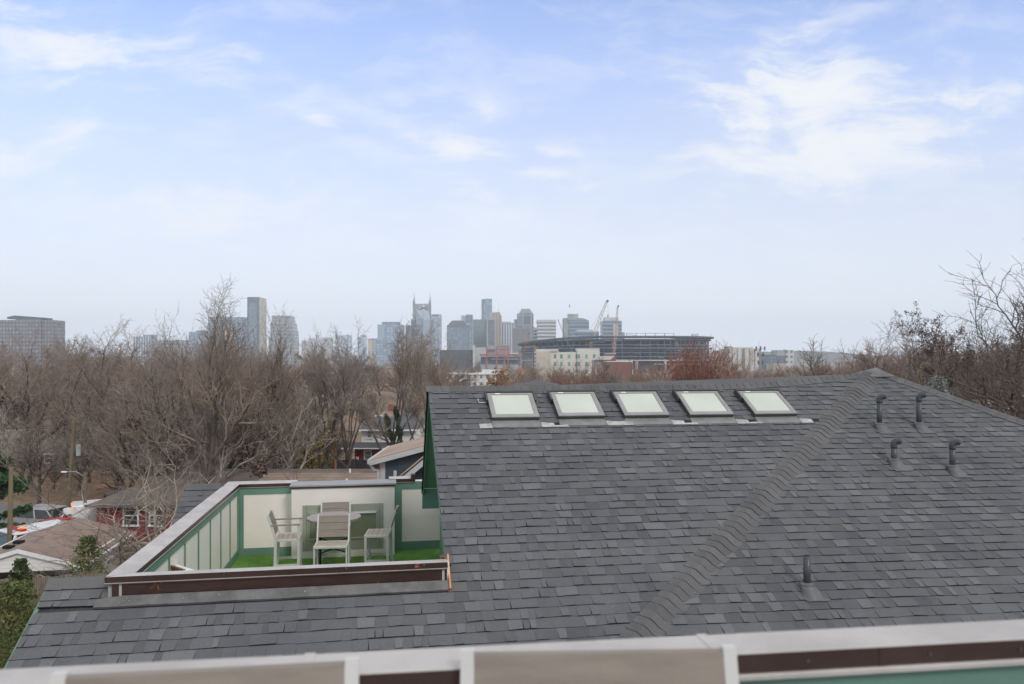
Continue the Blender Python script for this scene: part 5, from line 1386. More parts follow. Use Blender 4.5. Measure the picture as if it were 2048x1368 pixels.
# ---------------------------------------------------------------- the neighbourhood
M['redbrick'] = brick_mat('painted_red_brick', (.21, .032, .035), (.175, .026, .03), (.13, .03, .03), 2.6)
M['brick2'] = brick_mat('orange_red_brick', (.27, .085, .055), (.22, .07, .05), (.22, .15, .12), 2.6)
M['roof_br'] = rows_mat('brown_shingle_roof', (.125, .102, .088), .14, 2, .7, .85, .14, .2, 1.2)
M['roof_tan'] = rows_mat('tan_shingle_roof', (.34, .25, .19), .16, 1, .8, .85, .12, .14, 1.2)
M['roof_tan2'] = rows_mat('tan_brown_roof', (.22, .165, .13), .15, 2, .75, .85, .14, .18, 1.0)
M['roof_gar'] = rows_mat('garage_shingle_roof', (.25, .185, .15), .2, 1, .62, .85, .14, .15, 1.5)
M['roof_grey'] = rows_mat('grey_shingle_roof', (.085, .085, .088), .14, 2, .7, .85, .14, .2, 1)
M['siding_w'] = rows_mat('white_lap_siding', (.70, .69, .65), .19, 2, .72, .6, .08, .04, 1)
M['trim_grey'] = mat('off_white_trim', (.43, .43, .42), .6, 0, .06, 2)
M['siding_b'] = rows_mat('blue_grey_board', (.043, .062, .075), .4, 0, .6, .6, .05, .18, 1.1)
M['siding_r'] = rows_mat('red_lap_siding', (.30, .035, .045), .2, 2, .8, .6, .06, .06, 1)
M['glass'] = glassy('window_glass', (.05, .055, .055), .1)
M['curtain'] = glassy('curtained_glass', (.24, .23, .20), .3)
M['fence'] = rows_mat('weathered_fence', (.20, .165, .13), .14, 0, .45, .85, .1, .22, 2)
M['fence_dk'] = rows_mat('dark_fence', (.045, .05, .052), .14, 0, .6, .85, .1, .2, 2)
M['asphalt'] = mat('street_asphalt', (.15, .145, .145), .9, 0, .12, .5)
M['pole'] = mat('wooden_pole', (.17, .135, .085), .9, 0, .25, 1.2, stretch=(3, 3, .4))
M['pole_new'] = mat('new_wooden_pole', (.36, .17, .075), .9, 0, .2, 1.2)
M['wire'] = mat('cable', (.03, .03, .03), .7)
M['tin'] = mat('transformer_grey', (.30, .32, .33), .5)
M['red_p'] = mat('red_vehicle_paint', (.42, .02, .02), .3, 0, .06, 2)
M['white_p'] = mat('white_vehicle_paint', (.70, .71, .71), .3, 0, .04, 2)
M['silver_p'] = mat('silver_vehicle_paint', (.46, .46, .46), .3, .3, .05, 2)
M['grey_p'] = mat('blue_grey_vehicle_paint', (.10, .12, .145), .3, .2, .06, 2)
M['black_p'] = mat('black_vehicle_paint', (.02, .02, .022), .3, 0, .06, 2)
M['orange_p'] = mat('orange_stripe', (.62, .13, .04), .5)
M['tyre'] = mat('tyre_rubber', (.02, .02, .02), .9)
M['carglass'] = glassy('car_glass', (.015, .02, .022), .06)
M['lamp_red'] = lampmat('lit_red_lamp', (1, .12, .04), .5)
M['lamp_am'] = lampmat('lit_orange_beacon', (1, .35, .12), .5)
M['lamp_w'] = mat('headlight', (.75, .75, .72), .15)

def win(par, x, y, z, w, h, axis='x', out=-1, frame='white', glass='glass', bars=1):
    """window on a wall facing -y (axis x) or on a wall facing along x (axis y)"""
    def bx(mb, a0, a1, d0, d1, z0, z1):
        d0, d1 = sorted((d0 * out, d1 * out))
        if axis == 'x': mb.box(x + a0, x + a1, y + d0, y + d1, z0, z1)
        else: mb.box(x + d0, x + d1, y + a0, y + a1, z0, z1)
    f = .09
    mb = MB(); bx(mb, -w / 2 - f, -w / 2, 0, .06, z - .0, z + h); bx(mb, w / 2, w / 2 + f, 0, .06, z, z + h); bx(mb, -w / 2 - f, w / 2 + f, 0, .062, z + h + .001, z + h + f); bx(mb, -w / 2 - f - .04, w / 2 + f + .04, 0, .10, z - f - .03, z - .001)
    bx(mb, -w / 2, w / 2, .012, .045, z + h * .48, z + h * .53)
    if bars > 1:
        for k in range(1, bars): bx(mb, -w / 2, w / 2, .012, .03, z + h * (.53 + .47 * k / bars), z + h * (.545 + .47 * k / bars))
    fr = mb.build('window', M[frame], par)
    mb = MB(); bx(mb, -w / 2, w / 2, .002, .011, z, z + h); mb.build('pane', M[glass], fr)
    return fr

# red brick house behind the garage
hx0, hx1, D = px2(193, 49.5), px2(760, 49.5), 49.5
t = thing('brick_house', 'long red painted brick house with brown shingle roof and white windows', 'house', ((hx0 + hx1) / 2, D, 0))
L = hx1 - hx0; a = -L / 2; b = L / 2
mb = MB(); mb.box(a, b, 0, 8, 0, 2.75); mb.build('wall', M['redbrick'], t)
mb = MB(); zr_ = EYE - (938 - HY) / F * 53.5; ov = .45
mb.hexa([V((a - ov, -ov, 2.62)), V((b + ov, -ov, 2.62)), V((b + ov, 8 + ov, 2.62)), V((a - ov, 8 + ov, 2.62)), V((a + 3.6, 3.9, zr_)), V((b + ov, 3.9, zr_)), V((b + ov, 4.1, zr_)), V((a + 3.6, 4.1, zr_))]); rf = mb.build('roof', M['roof_br'], t)
mb = MB(); mb.box(a - ov - .03, b + ov, -ov - .1, -ov - .001, 2.5, 2.66); mb.build('gutter', M['c_dark'], t)
mb = MB(); mb.hexa([V((b - 8.6, -.6, 2.75)), V((b + .4, -.6, 2.75)), V((b + .4, 2.9, 3.9)), V((b - 8.6, 2.9, 3.9)), V((b - 8.6, -.6, 3.05)), V((b + .4, -.6, 3.05)), V((b + .4, 2.9, 4.24)), V((b - 8.6, 2.9, 4.24))]); mb.build('lower_roof', M['roof_tan2'], t)
for px in (690, 683):
    mb = MB(); x = px2(px, 49.9) - (hx0 + hx1) / 2; mb.cyl((x, .9 if px == 690 else 3.0, 3.3), (x, .9 if px == 690 else 3.0, 4.15 if px == 690 else 4.5), .07, k=8); mb.build('roof_pipe', M['white'], t)
for px in (262, 314): win(t, px2(px, 49.5) - (hx0 + hx1) / 2, 0, 1.27, .86, 1.2, glass='glass', bars=2)
# garage
g0 = W(35, 1097, 35.7); ax_ = V((-1.1, 6.8, 0)).normalized(); ang = math.atan2(-ax_.x, ax_.y)
t = thing('garage', 'detached garage with white gable and brown shingle roof', 'garage', (g0.x, g0.y, 0), ang)
zg = g0.z; hw = 2.95; ze = 2.35; Lg = 7.2
mb = MB(); mb.box(-hw + .3, -hw + .42, .3, Lg - .2, 0, ze); mb.box(hw - .42, hw - .3, .3, Lg - .2, 0, ze); mb.box(-hw + .3, hw - .3, Lg - .32, Lg - .2, 0, ze); mb.build('wall', M['siding_w'], t)
mb = MB(); mb.poly([V((-hw + .25, .12, ze - .12)), V((hw - .25, .12, ze - .12)), V((hw - .25, .12, ze)), V((0, .12, zg - .12)), V((-hw + .25, .12, ze))]); mb.box(-hw + .25, hw - .25, .121, .26, ze - .35, ze - .121); mb.build('gable', M['siding_w'], t)
mb = MB()
for s in (-1, 1):
    e = V((s * hw, 0, ze - .12)); q = V((0, 0, zg)); o_ = V((0, Lg, 0)); th = V((0, 0, -.14))
    p4 = [e, q, q + o_, e + o_]; p4 = p4 if s < 0 else p4[::-1]
    mb.poly(p4); mb.poly([p + th for p in p4][::-1]); mb.poly([e, e + o_, e + o_ + th, e + th]); mb.poly([e, e + th, q + th, q])
rf = mb.build('roof', M['roof_gar'], t)
for yy in (1.0, 2.0):
    mb = MB(); x = -.9; zz = zg - (zg - ze) * .9 / hw; mb.box(x - .22, x + .22, yy, yy + .3, zz + .0, zz + .14); mb.build('roof_vent', M['hole'], rf)
mb = MB()
for s in (-1, 1):
    e = V((s * (hw + .02), -.03, ze - .14)); q = V((0, -.03, zg - .02)); d = V((0, 0, -.2)); mb.hexa([e + d, q + d, q + d + V((0, .06, 0)), e + d + V((0, .06, 0)), e, q, q + V((0, .06, 0)), e + V((0, .06, 0))])
mb.build('rake_board', M['white'], t)
mb = MB(); mb.box(hw, hw + .1, 0, Lg, ze - .24, ze - .13); mb.build('gutter', M['white'], t)
mb = MB(); mb.tube([V((hw + .05, .05, ze - .2)), V((hw - .1, .12, ze - .5)), V((hw - .12, .14, .1))], [.05] * 3, 6); mb.build('downpipe', M['white'], t)
for x in (-hw + .35, 0.2, hw - .35):
    mb = MB(); mb.box(x - .11, x + .11, .1, .3, 0, ze - .36); mb.build('post', M['white'], t)
# fences
def fence(name, label, p, q, h, m, posts=True):
    p = V(p); q = V(q); d = q - p; L = d.length; t = thing(name, label, 'fence', p, math.atan2(d.y, d.x))
    mb = MB(); n = int(L / .15); r = random.Random(int(L * 10))
    for k in range(n): mb.box(k * .15, k * .15 + .135, -.012, .012, .05, h + r.uniform(-.03, .03))
    mb.build('board_panel', M[m], t)
    for k in range(int(L / 2.4) + 1):
        mb = MB(); mb.box(k * 2.4 - .05, k * 2.4 + .05, .013, .11, 0, h + .06); mb.build('post', M[m], t)
a = W(-60, 1150, 28); b = W(225, 1150, 28)
fence('wooden_fence', 'grey weathered board fence in front of the garage', (a.x, 27.6, 0), (b.x, 29.2, 0), 3.9, 'fence')
fence('wooden_fence', 'grey board fence between the garage and the red brick house', (px2(176, 41), 42.0, 0), (px2(330, 41), 41.0, 0), 2.1, 'fence')
fence('dark_fence', 'long dark fence in front of the white and red house', (px2(548, 66), 66, 0), (px2(760, 66), 66, 0), 3.4, 'fence_dk')
# blue grey house with tan roof
D0 = 24.0; c = W(741, 919, D0); x1 = 2.6; z0 = c.z; sl_ = (W(847, 891, D0).z - z0) / (W(847, 891, D0).x - c.x)
t = thing('blue_house', 'blue grey boarded house with tan shed roof and white trim', 'house', (c.x, D0, 0))
zz = lambda x: z0 + sl_ * x
mb = MB(); X0_, X1_ = .28, x1 - c.x
mb.hexa([V((X0_, .3, 0)), V((X1_, .3, 0)), V((X1_, 4.4, 0)), V((X0_, 4.4, 0)), V((X0_, .3, zz(X0_) - .2)), V((X1_, .3, zz(X1_) - .2)), V((X1_, 4.4, zz(X1_) - .2)), V((X0_, 4.4, zz(X0_) - .2))]); mb.build('wall', M['siding_b'], t)
mb = MB()
mb.hexa([V((0, 0, zz(0) - .19)), V((X1_, 0, zz(X1_) - .19)), V((X1_, 4.0, zz(X1_) - .19)), V((0, 4.0, zz(0) - .19)), V((0, 0, zz(0))), V((X1_, 0, zz(X1_))), V((X1_, 4.0, zz(X1_))), V((0, 4.0, zz(0)))]); mb.build('roof', M['roof_tan'], t)
mb = MB(); mb.hexa([V((-.01, -.04, zz(0) - .19)), V((X1_, -.04, zz(X1_) - .19)), V((X1_, -.001, zz(X1_) - .19)), V((-.01, -.001, zz(0) - .19)), V((-.01, -.04, zz(0) - .03)), V((X1_, -.04, zz(X1_) - .03)), V((X1_, -.001, zz(X1_) - .03)), V((-.01, -.001, zz(0) - .03))]); mb.build('rake_board', M['trim_grey'], t)
mb = MB(); mb.box(-.1, -.012, -.02, 4.0, zz(0) - .15, zz(0) - .01); mb.build('gutter', M['trim_grey'], t)
mb = MB(); mb.tube([V((-.04, .02, zz(0) - .12)), V((.08, .16, zz(0) - .36)), V((.2, .24, zz(0) - .4)), V((.2, .24, 0))], [.05] * 4, 6); mb.build('downpipe', M['trim_grey'], t)
mb = MB(); mb.box(.26, .42, .275, .299, 0, zz(.3) - .21); mb.build('corner_board', M['trim_grey'], t)
# lower white framed gable against it
p = W(795, 962, D0 - .5) - V((c.x, D0, 0)); q = W(850, 916, D0 - .5) - V((c.x, D0, 0)); q = p + (q - p) * 1.8
mb = MB(); mb.hexa([p + V((0, 0, -.2)), q + V((0, 0, -.2)), q + V((0, .7, -.2)), p + V((0, .7, -.2)), p, q, q + V((0, .7, 0)), p + V((0, .7, 0))]); mb.build('lower_rake', M['trim_grey'], t)
mb = MB(); o_ = V((-.05, .1, .06)); mb.hexa([p + o_ + V((0, 0, -.05)), q + o_ + V((0, 0, -.05)), q + o_ + V((0, .8, -.05)), p + o_ + V((0, .8, -.05)), p + o_, q + o_, q + o_ + V((0, .8, 0)), p + o_ + V((0, .8, 0))]); mb.build('lower_roof', M['roof_tan'], t)
mb = MB(); z = W(793, 945, D0).z; mb.cyl((px2(793, D0) - c.x, -.3, z - .9), (px2(793, D0) - c.x, -.3, z + .1), .05, k=8); mb.build('vent_pipe', M['trim_grey'], t)
# white and red house
D = 70; X = px2(722, D); cx_ = px2(770, D)
t = thing('white_house', 'two storey house, white above and red below, with dark grey roof', 'house', (cx_, D, 0))
f = lambda px: px2(px, D) - cx_
mb = MB(); mb.box(f(723), f(835), 0, 7, pz(886, D), pz(859, D)); mb.build('upper_wall', M['siding_w'], t)
mb = MB(); mb.box(f(713), f(835), -.8, 7, 0, pz(892, D)); mb.build('lower_wall', M['siding_r'], t)
mb = MB(); mb.hexa([V((f(720), -.5, pz(859, D))), V((f(836), -.5, pz(859, D))), V((f(836), 7.5, pz(859, D))), V((f(720), 7.5, pz(859, D))), V((f(722), 3.4, pz(839, D))), V((f(836), 3.4, pz(839, D))), V((f(836), 3.6, pz(839, D))), V((f(722), 3.6, pz(839, D)))]); mb.build('roof', M['roof_grey'], t)
mb = MB(); mb.hexa([V((f(690), -1.6, pz(893, D))), V((f(836), -1.6, pz(893, D))), V((f(836), -.01, pz(887, D))), V((f(690), -.01, pz(887, D))), V((f(690), -1.6, pz(892, D))), V((f(836), -1.6, pz(892, D))), V((f(836), -.01, pz(884.5, D))), V((f(690), -.01, pz(884.5, D)))]); mb.build('porch_roof', M['roof_grey'], t)
mb = MB(); mb.box(f(720), f(836), -.56, -.505, pz(861, D), pz(858, D)); mb.box(f(690), f(836), -1.66, -1.61, pz(894, D), pz(892, D)); mb.build('fascia', M['white'], t)
win(t, f(739), 0, pz(875, D), .36, .58, glass='curtain'); win(t, f(775), 0, pz(875, D), .36, .58, glass='curtain'); win(t, f(739), -.8, pz(916, D), .55, .72, glass='curtain')
mb = MB(); mb.box(f(716), f(721), -.95, -.81, pz(921, D), pz(911, D)); mb.build('meter_box', M['white'], t)
# further houses, roofs above the white one
def simple_house(name, label, px0, px1, D, y_e, y_r, wall, roof, gable=False, dep=7, chim=False):
    cx = px2((px0 + px1) / 2, D); f = lambda px: px2(px, D) - cx; t = thing(name, label, 'house', (cx, D, 0)); ze, zr = pz(y_e, D), pz(y_r, D)
    mb = MB(); mb.box(f(px0) + .25, f(px1) - .25, 0, dep, 0, ze); 
    if gable: mb.poly([V((f(px0) + .25, -.001, ze)), V((f(px1) - .25, -.001, ze)), V((0, -.001, zr - .2))])
    mb.build('wall', M[wall], t)
    mb = MB(); a, b = f(px0), f(px1)
    if gable:
        for s, e in ((-1, a), (1, b)):
            p4 = [V((e, -.4, ze - .1)), V((0, -.4, zr)), V((0, dep, zr)), V((e, dep, ze - .1))]; th = V((0, 0, -.16))
            mb.poly(p4); mb.poly([p + th for p in p4][::-1]); mb.poly([p4[0], p4[1], p4[1] + th, p4[0] + th])
        mb.build('roof', M[roof], t)
        mb = MB()
        for e in (a, b): 
            p, q = V((e, -.42, ze - .28)), V((0, -.42, zr - .2)); u = V((0, 0, .26)); mb.poly([p, q, q + u, p + u])
        mb.build('rake_board', M['white'], t)
    else:
        mb.hexa([V((a, -.4, ze)), V((b, -.4, ze)), V((b, dep + .4, ze)), V((a, dep + .4, ze)), V((a + 1.2, dep / 2 - .1, zr)), V((b - 1.2, dep / 2 - .1, zr)), V((b - 1.2, dep / 2 + .1, zr)), V((a + 1.2, dep / 2 + .1, zr))]); rf = mb.build('roof', M[roof], t)
        mb = MB(); mb.box(a, b, -.46, -.401, ze - .02, ze + .14); mb.build('fascia', M['white'], t)
        if chim: mb = MB(); mb.box(-.3, .3, dep / 2 - .8, dep / 2 - .2, zr - .8, zr + .7); mb.build('chimney', M['brick2'], rf)
    return t
h_ = simple_house('gabled_house', 'house with a white front gable behind the right ivy clad stem', 812, 848, 84, 842, 818, 'siding_w', 'roof_tan2', True); win(h_, 0, 0, pz(846, 84), .7, 1.0)
h_ = simple_house('pyramid_house', 'house with a dark pyramid roof between the ivy stems and white gable', 780, 832, 78, 853, 822, 'siding_w', 'roof_grey')
h_ = simple_house('tan_house', 'pale house with tan roof behind the dark grey roof', 745, 802, 96, 838, 822, 'siding_w', 'roof_tan2', chim=True); win(h_, -1, 0, pz(848, 96), .8, 1.0)
h_ = simple_house('brick_cottage', 'low brick cottage with pale fascia left of the red brick house', 68, 128, 86, 908, 893, 'brick2', 'roof_grey'); win(h_, 0, 0, pz(925, 86), .9, .9)
h_ = simple_house('brick_cottage', 'brick cottage cut by the left edge beyond the street', -50, 8, 90, 903, 884, 'brick2', 'roof_br'); win(h_, 1, 0, pz(918, 90), .9, .9)
h_ = simple_house('pale_house', 'pale low house far behind the oak trunk', 54, 116, 116, 886, 873, 'siding_w', 'roof_br', chim=True); win(h_, 1, 0, pz(896, 116), 1.0, 1.0)
h_ = simple_house('brick_cottage', 'small brick cottage right of the power pole transformer', 112, 152, 112, 886, 870, 'brick2', 'roof_br'); win(h_, 0, 0, pz(896, 112), 1.0, 1.0)
h_ = simple_house('tan_roof_house', 'house with a broad tan roof beyond the right hip', 1982, 2110, 40, 838, 806, 'siding_w', 'roof_tan2')
h_ = simple_house('red_shed', 'red shed with white trim at the right edge', 2026, 2078, 52, 800, 782, 'siding_r', 'roof_grey', True)
h_ = simple_house('grey_roof_house', 'grey pyramid roof peeping just above the ridge behind the first skylight', 1026, 1136, 34, 778, 765, 'siding_w', 'roof_grey')
# street and drive
mb = MB(); mb.poly([(-75, 55, .012), (-17.5, 50.5, .012), (-17.5, 59.5, .012), (-75, 68.5, .012)]); struct(mb.build('street', M['asphalt']))
mb = MB(); mb.poly([(-75, 98, .012), (-20, 80, .012), (-16, 84, .012), (-75, 104, .012)]); struct(mb.build('side_road', M['asphalt']))
# utility poles
def upole(label, px, D, ytop, lean=0, m='pole', arm=True, trans=False, lamp=False, rad=.15):
    b = V(((px - 1024) / F * D, D, 0)); h = EYE - (ytop - HY) / F * D; t = thing('utility_pole', label, 'pole', b)
    top = V((lean, 0, h)); mb = MB(); mb.tube([V((0, 0, 0)), top], [rad, rad * .7], 10); mb.build('post', M[m], t, smooth=False)
    if arm:
        mb = MB(); mb.box(lean - 1.1, lean + 1.1, -.06, .06, h - .6, h - .48); ar = mb.build('crossarm', M[m], t)
        for k in (-1, -.4, .4, 1):
            mb = MB(); mb.cyl((lean + k, 0, h - .479), (lean + k, 0, h - .3), .04, k=6); mb.build('insulator', M['lamp_w'], ar)
    if trans:
        mb = MB(); mb.cyl((lean + .36, -.1, h - 2.7), (lean + .36, -.1, h - 1.95), .17, k=14); mb.cyl((lean + .36, -.1, h - 1.949), (lean + .36, -.1, h - 1.88), .2, .08, k=14); mb.build('transformer', M['tin'], t)
    if lamp:
        mb = MB(); mb.tube([V((lean, 0, h - .3)), V((lean - .5, -.2, h + .1)), V((lean - 1.1, -.3, h + .1))], [.03] * 3, 6); l = mb.build('lamp_arm', M['tin'], t)
        mb = MB(); mb.box(lean - 1.42, lean - 1.05, -.38, -.22, h + .03, h + .13); mb.build('lamp_head', M['white'], l, bevel=.03)
    return t
upole('mossy utility pole with a grey transformer left of the spreading pale tree', 134, 56, 838, .55, arm=False, trans=True)
upole('short utility pole with a white street lamp in front of the ambulance', 170, 51.0, 945, 0, arm=False, lamp=True)
upole('weathered utility pole left of the red emergency vehicle', 18, 42, 935, .12, arm=False)
upole('new orange utility pole in front of the dark fence', 670, 61, 868, 0, 'pole_new', arm=False)
upole('short wooden post beside the silver car', 104, 50, 1022, 0, arm=False, rad=.1)
upole('white topped utility pole among the oaks above the spruce', 1872, 58, 728, 0, arm=False, trans=True)
def cable(label, a, b, sag=.6):
    mb = MB(); a = V(a); b = V(b); pts = [a.lerp(b, k / 14) - V((0, 0, sag * math.sin(math.pi * k / 14))) for k in range(15)]
    mb.tube([p - a for p in pts], [.014] * 15, 4); tag(mb.build('power_cable', M['wire'], None, a), label, 'cable')
pa_ = W(136, 846, 56); pb_ = W(18, 942, 42)
cable('power cable from the transformer pole to the weathered pole', pa_, pb_)
cable('power cable running left from the transformer pole', pa_ + V((.8, 0, 0)), W(-200, 838, 62))
cable('thin cable from the lamp pole towards the garage', W(170, 950, 51), W(-80, 1092, 34), 1.0)
# vehicles
def wheels(t, L, wd, r=.33):
    for sx in (-1, 1):
        for y in (-L * .31, L * .31):
            mb = MB(); mb.cyl((sx * (wd / 2 - .22), y, r), (sx * (wd / 2 + .01), y, r), r, k=18); w_ = mb.build('wheel', M['tyre'], t)
            mb = MB(); mb.cyl((sx * (wd / 2 + .011), y, r), (sx * (wd / 2 + .02), y, r), r * .6, k=12); mb.build('rim', M['alu'], w_)
def car(name, label, x, y, rz, paint, L=4.6, wd=1.85, h=1.65, kind='suv', group=None, cat='car'):
    t = thing(name, label, cat, (x, y, .015), rz, group)
    mb = MB(); hb_ = .95; l = L / 2
    pf = [(-l, .35), (-l, .8), (-l + .15, hb_), (l * .42, hb_ + .05), (l - .1, .88), (l, .7), (l, .35)]
    a = [V((-wd / 2, -yy, z)) for yy, z in pf]; b_ = [V((wd / 2, p.y, p.z)) for p in a]
    mb.poly(a); mb.poly(b_[::-1])
    for i in range(len(pf)): j = (i + 1) % len(pf); mb.poly([a[i], b_[i], b_[j], a[j]])
    mb.build('body', M[paint], t, bevel=.06)
    r0, r1 = (-l + .12, l * .38) if kind == 'suv' else (-l * .25, l * .38)
    q = [(r0, hb_ - .02), (r1 + .35, hb_ - .02), (r1 - .35, h - .09), (r0 + .3, h - .09)]; i_ = .14
    mb = MB(); lo0, lo1 = -q[0][0], -q[1][0]; hi0, hi1 = -q[3][0], -q[2][0]
    mb.hexa([V((-wd / 2 + .04, lo1, q[0][1])), V((wd / 2 - .04, lo1, q[0][1])), V((wd / 2 - .04, lo0, q[0][1])), V((-wd / 2 + .04, lo0, q[0][1])), V((-wd / 2 + i_, hi1, h - .09)), V((wd / 2 - i_, hi1, h - .09)), V((wd / 2 - i_, hi0, h - .09)), V((-wd / 2 + i_, hi0, h - .09))]); mb.build('windows', M['carglass'], t)
    mb = MB(); mb.box(-wd / 2 + i_ - .02, wd / 2 - i_ + .02, hi1 - .04, hi0 + .04, h - .089, h); mb.build('roof', M[paint], t, bevel=.03)
    mb = MB()
    for sx in (-1, 1):
        for (ya, yb) in ((lo0, hi0), (lo1, hi1), ((lo0 + lo1) / 2, (hi0 + hi1) / 2)): mb.bar((sx * (wd / 2 - .03), ya, hb_), (sx * (wd / 2 - i_ + .01), yb, h - .08), .07, .07)
    mb.build('pillars', M[paint], t)
    wheels(t, L, wd)
    for sx in (-1, 1):
        mb = MB(); mb.box(sx * (wd / 2 - .2) - .16, sx * (wd / 2 - .2) + .16, -l - .02, -l + .02, .62, .78); mb.build('headlight', M['lamp_w'], t)
        mb = MB(); mb.box(sx * (wd / 2 - .16) - .12, sx * (wd / 2 - .16) + .12, l - .02, l + .02, .66, .88); mb.build('taillight', M['lamp_red'], t)
    return t
car('parked_car', 'silver car beside the white ambulance with a lit tail lamp', -32.6, 53.4, R(72), 'silver_p')
car('parked_car', 'dark blue grey pickup truck behind the white ambulance', -30.6, 58.4, R(80), 'grey_p', 5.4, 1.95, 1.85, 'pickup', cat='pickup')
car('parked_car', 'red pickup partly hidden by the garage roof', -29.6, 49.0, R(62), 'red_p', 5.4, 1.95, 1.75, 'pickup', cat='pickup')
car('parked_car', 'dark grey car parked beyond the red brick house ridge', px2(382, 77), 77, R(15), 'grey_p')
car('parked_car', 'black car on the tan lawn beyond the street', px2(34, 90), 90, R(80), 'black_p')
car('parked_car', 'silver car beside the black car on the tan lawn', px2(50, 94), 94, R(75), 'silver_p')
car('parked_van', 'white van left of the dark fence', px2(428, 74), 74, R(20), 'white_p', 5.2, 2.0, 2.1, 'suv', cat='van')
car('parked_van', 'white van right behind the low dark tree', px2(478, 75), 75, R(-70), 'white_p', 5.6, 2.0, 2.2, 'suv', cat='van')
car('parked_car', 'grey car seen between trunks below the orange pole', px2(692, 69), 69, R(70), 'grey_p')
# ambulance
t = thing('ambulance', 'white ambulance with orange stripe and lit beacons', 'ambulance', (px2(140, 50.3), 50.6, .015), R(-58)); t.scale = (.88, .88, .88)
mb = MB(); mb.box(-1.15, 1.15, .0, 4.2, .45, 2.75); mb.build('box_body', M['white_p'], t, bevel=.06)
mb = MB()
pf = [(.0, .4), (.0, 2.35), (-.55, 2.3), (-1.15, 1.5), (-2.1, 1.25), (-2.25, .95), (-2.25, .4)]
a = [V((-1.0, y, z)) for y, z in pf]; b_ = [V((1.0, p.y, p.z)) for p in a]; mb.poly(a[::-1]); mb.poly(b_)
for i in range(len(pf)): j = (i + 1) % len(pf); mb.poly([a[j], b_[j], b_[i], a[i]])
mb.build('cab', M['white_p'], t, bevel=.05)
mb = MB(); mb.poly([V((-.9, -1.17, 1.53)), V((.9, -1.17, 1.53)), V((.82, -.63, 2.24)), V((-.82, -.63, 2.24))]); mb.build('windscreen', M['carglass'], t)
for sx in (-1, 1):
    mb = MB(); mb.poly([V((sx * 1.056, -.95, 1.5)), V((sx * 1.056, -.1, 1.5)), V((sx * 1.056, -.1, 2.15)), V((sx * 1.056, -.6, 2.15))]); mb.build('side_window', M['carglass'], t)
    mb = MB(); mb.box(sx * 1.16 - .012, sx * 1.16 + .012, .05, 4.15, 1.1, 1.5); mb.build('stripe', M['orange_p'], t)
    mb = MB(); mb.box(sx * .75 - .18, sx * .75 + .18, -.08, -.002, 2.5, 2.66); mb.build('beacon', M['lamp_am'], t)
    mb = MB(); mb.box(sx * .7 - .2, sx * .7 + .2, -2.28, -2.24, .85, 1.05); mb.build('headlight', M['lamp_w'], t)
wheels(t, 5.6, 2.1, .38)
# red emergency vehicle with white roof
t = thing('emergency_van', 'red and white emergency vehicle with roof light bar behind the garage', 'fire truck', (px2(46, 43), 43.2, .015), R(-32))
mb = MB(); mb.box(-1.1, 1.1, -1.3, 2.4, .45, 1.35); mb.build('body', M['red_p'], t, bevel=.05)
mb = MB(); mb.hexa([V((-1.08, -1.28, 1.351)), V((1.08, -1.28, 1.351)), V((1.08, 1.2, 1.351)), V((-1.08, 1.2, 1.351)), V((-1.0, -.95, 2.3)), V((1.0, -.95, 2.3)), V((1.0, 1.1, 2.3)), V((-1.0, 1.1, 2.3))]); mb.build('windows', M['carglass'], t)
mb = MB(); mb.box(-1.05, 1.05, -1.02, 2.3, 2.301, 2.42); mb.box(-1.07, 1.07, 1.21, 2.3, 1.351, 2.3); mb.build('white_roof', M['white_p'], t, bevel=.04)
mb = MB()
for sx in (-1, 1): mb.bar((sx * 1.06, -1.27, 1.36), (sx * .99, -.96, 2.3), .1, .1)
mb.build('pillars', M['white_p'], t)
mb = MB(); mb.box(-.8, .8, -.6, -.3, 2.421, 2.55); mb.build('light_bar', M['red_p'], t)
mb = MB(); mb.box(.45, .75, -.62, -.28, 2.551, 2.62); mb.build('beacon', M['lamp_am'], t)
for sx in (-1, 1):
    mb = MB(); mb.box(sx * .8 - .16, sx * .8 + .16, -1.33, -1.29, .8, 1.0); mb.build('headlight', M['lamp_w'], t)
wheels(t, 3.6, 2.1, .4)
# ---------------------------------------------------------------- sky, sun, camera
w = bpy.data.worlds.new('World'); sc.world = w; w.use_nodes = True
nt = w.node_tree; bg = nt.nodes['Background']
sky = nt.nodes.new('ShaderNodeTexSky'); sky.sky_type = 'NISHITA'; sky.sun_disc = False
SUN_EL, SUN_AZ = R(40), R(146)
sky.sun_elevation = SUN_EL; sky.sun_rotation = SUN_AZ
sky.air_density = 1.0; sky.dust_density = .6; sky.ozone_density = 1.6
tc = nt.nodes.new('ShaderNodeTexCoord').outputs['Generated']
sp = nt.nodes.new('ShaderNodeSeparateXYZ'); nt.links.new(tc, sp.inputs[0])
ay = math_(nt, 'MAXIMUM', math_(nt, 'ABSOLUTE', sp.outputs[1]), .15)
az = math_(nt, 'DIVIDE', sp.outputs[0], ay); el = math_(nt, 'DIVIDE', sp.outputs[2], ay)
def wisp(cx, cy, rx, ry, tilt):
    """soft patch of cirrus around a direction"""
    dx = math_(nt, 'SUBTRACT', az, (cx - 1024) / F); dy = math_(nt, 'SUBTRACT', el, (HY - cy) / F)
    c, s = math.cos(R(tilt)), math.sin(R(tilt))
    a = math_(nt, 'ADD', math_(nt, 'MULTIPLY', dx, c), math_(nt, 'MULTIPLY', dy, s)); b = math_(nt, 'SUBTRACT', math_(nt, 'MULTIPLY', dy, c), math_(nt, 'MULTIPLY', dx, s))
    a = math_(nt, 'DIVIDE', a, rx / F); b = math_(nt, 'DIVIDE', b, ry / F)
    q = math_(nt, 'ADD', math_(nt, 'MULTIPLY', a, a), math_(nt, 'MULTIPLY', b, b))
    return math_(nt, 'POWER', 2.718, math_(nt, 'MULTIPLY', q, -1))
tot = None
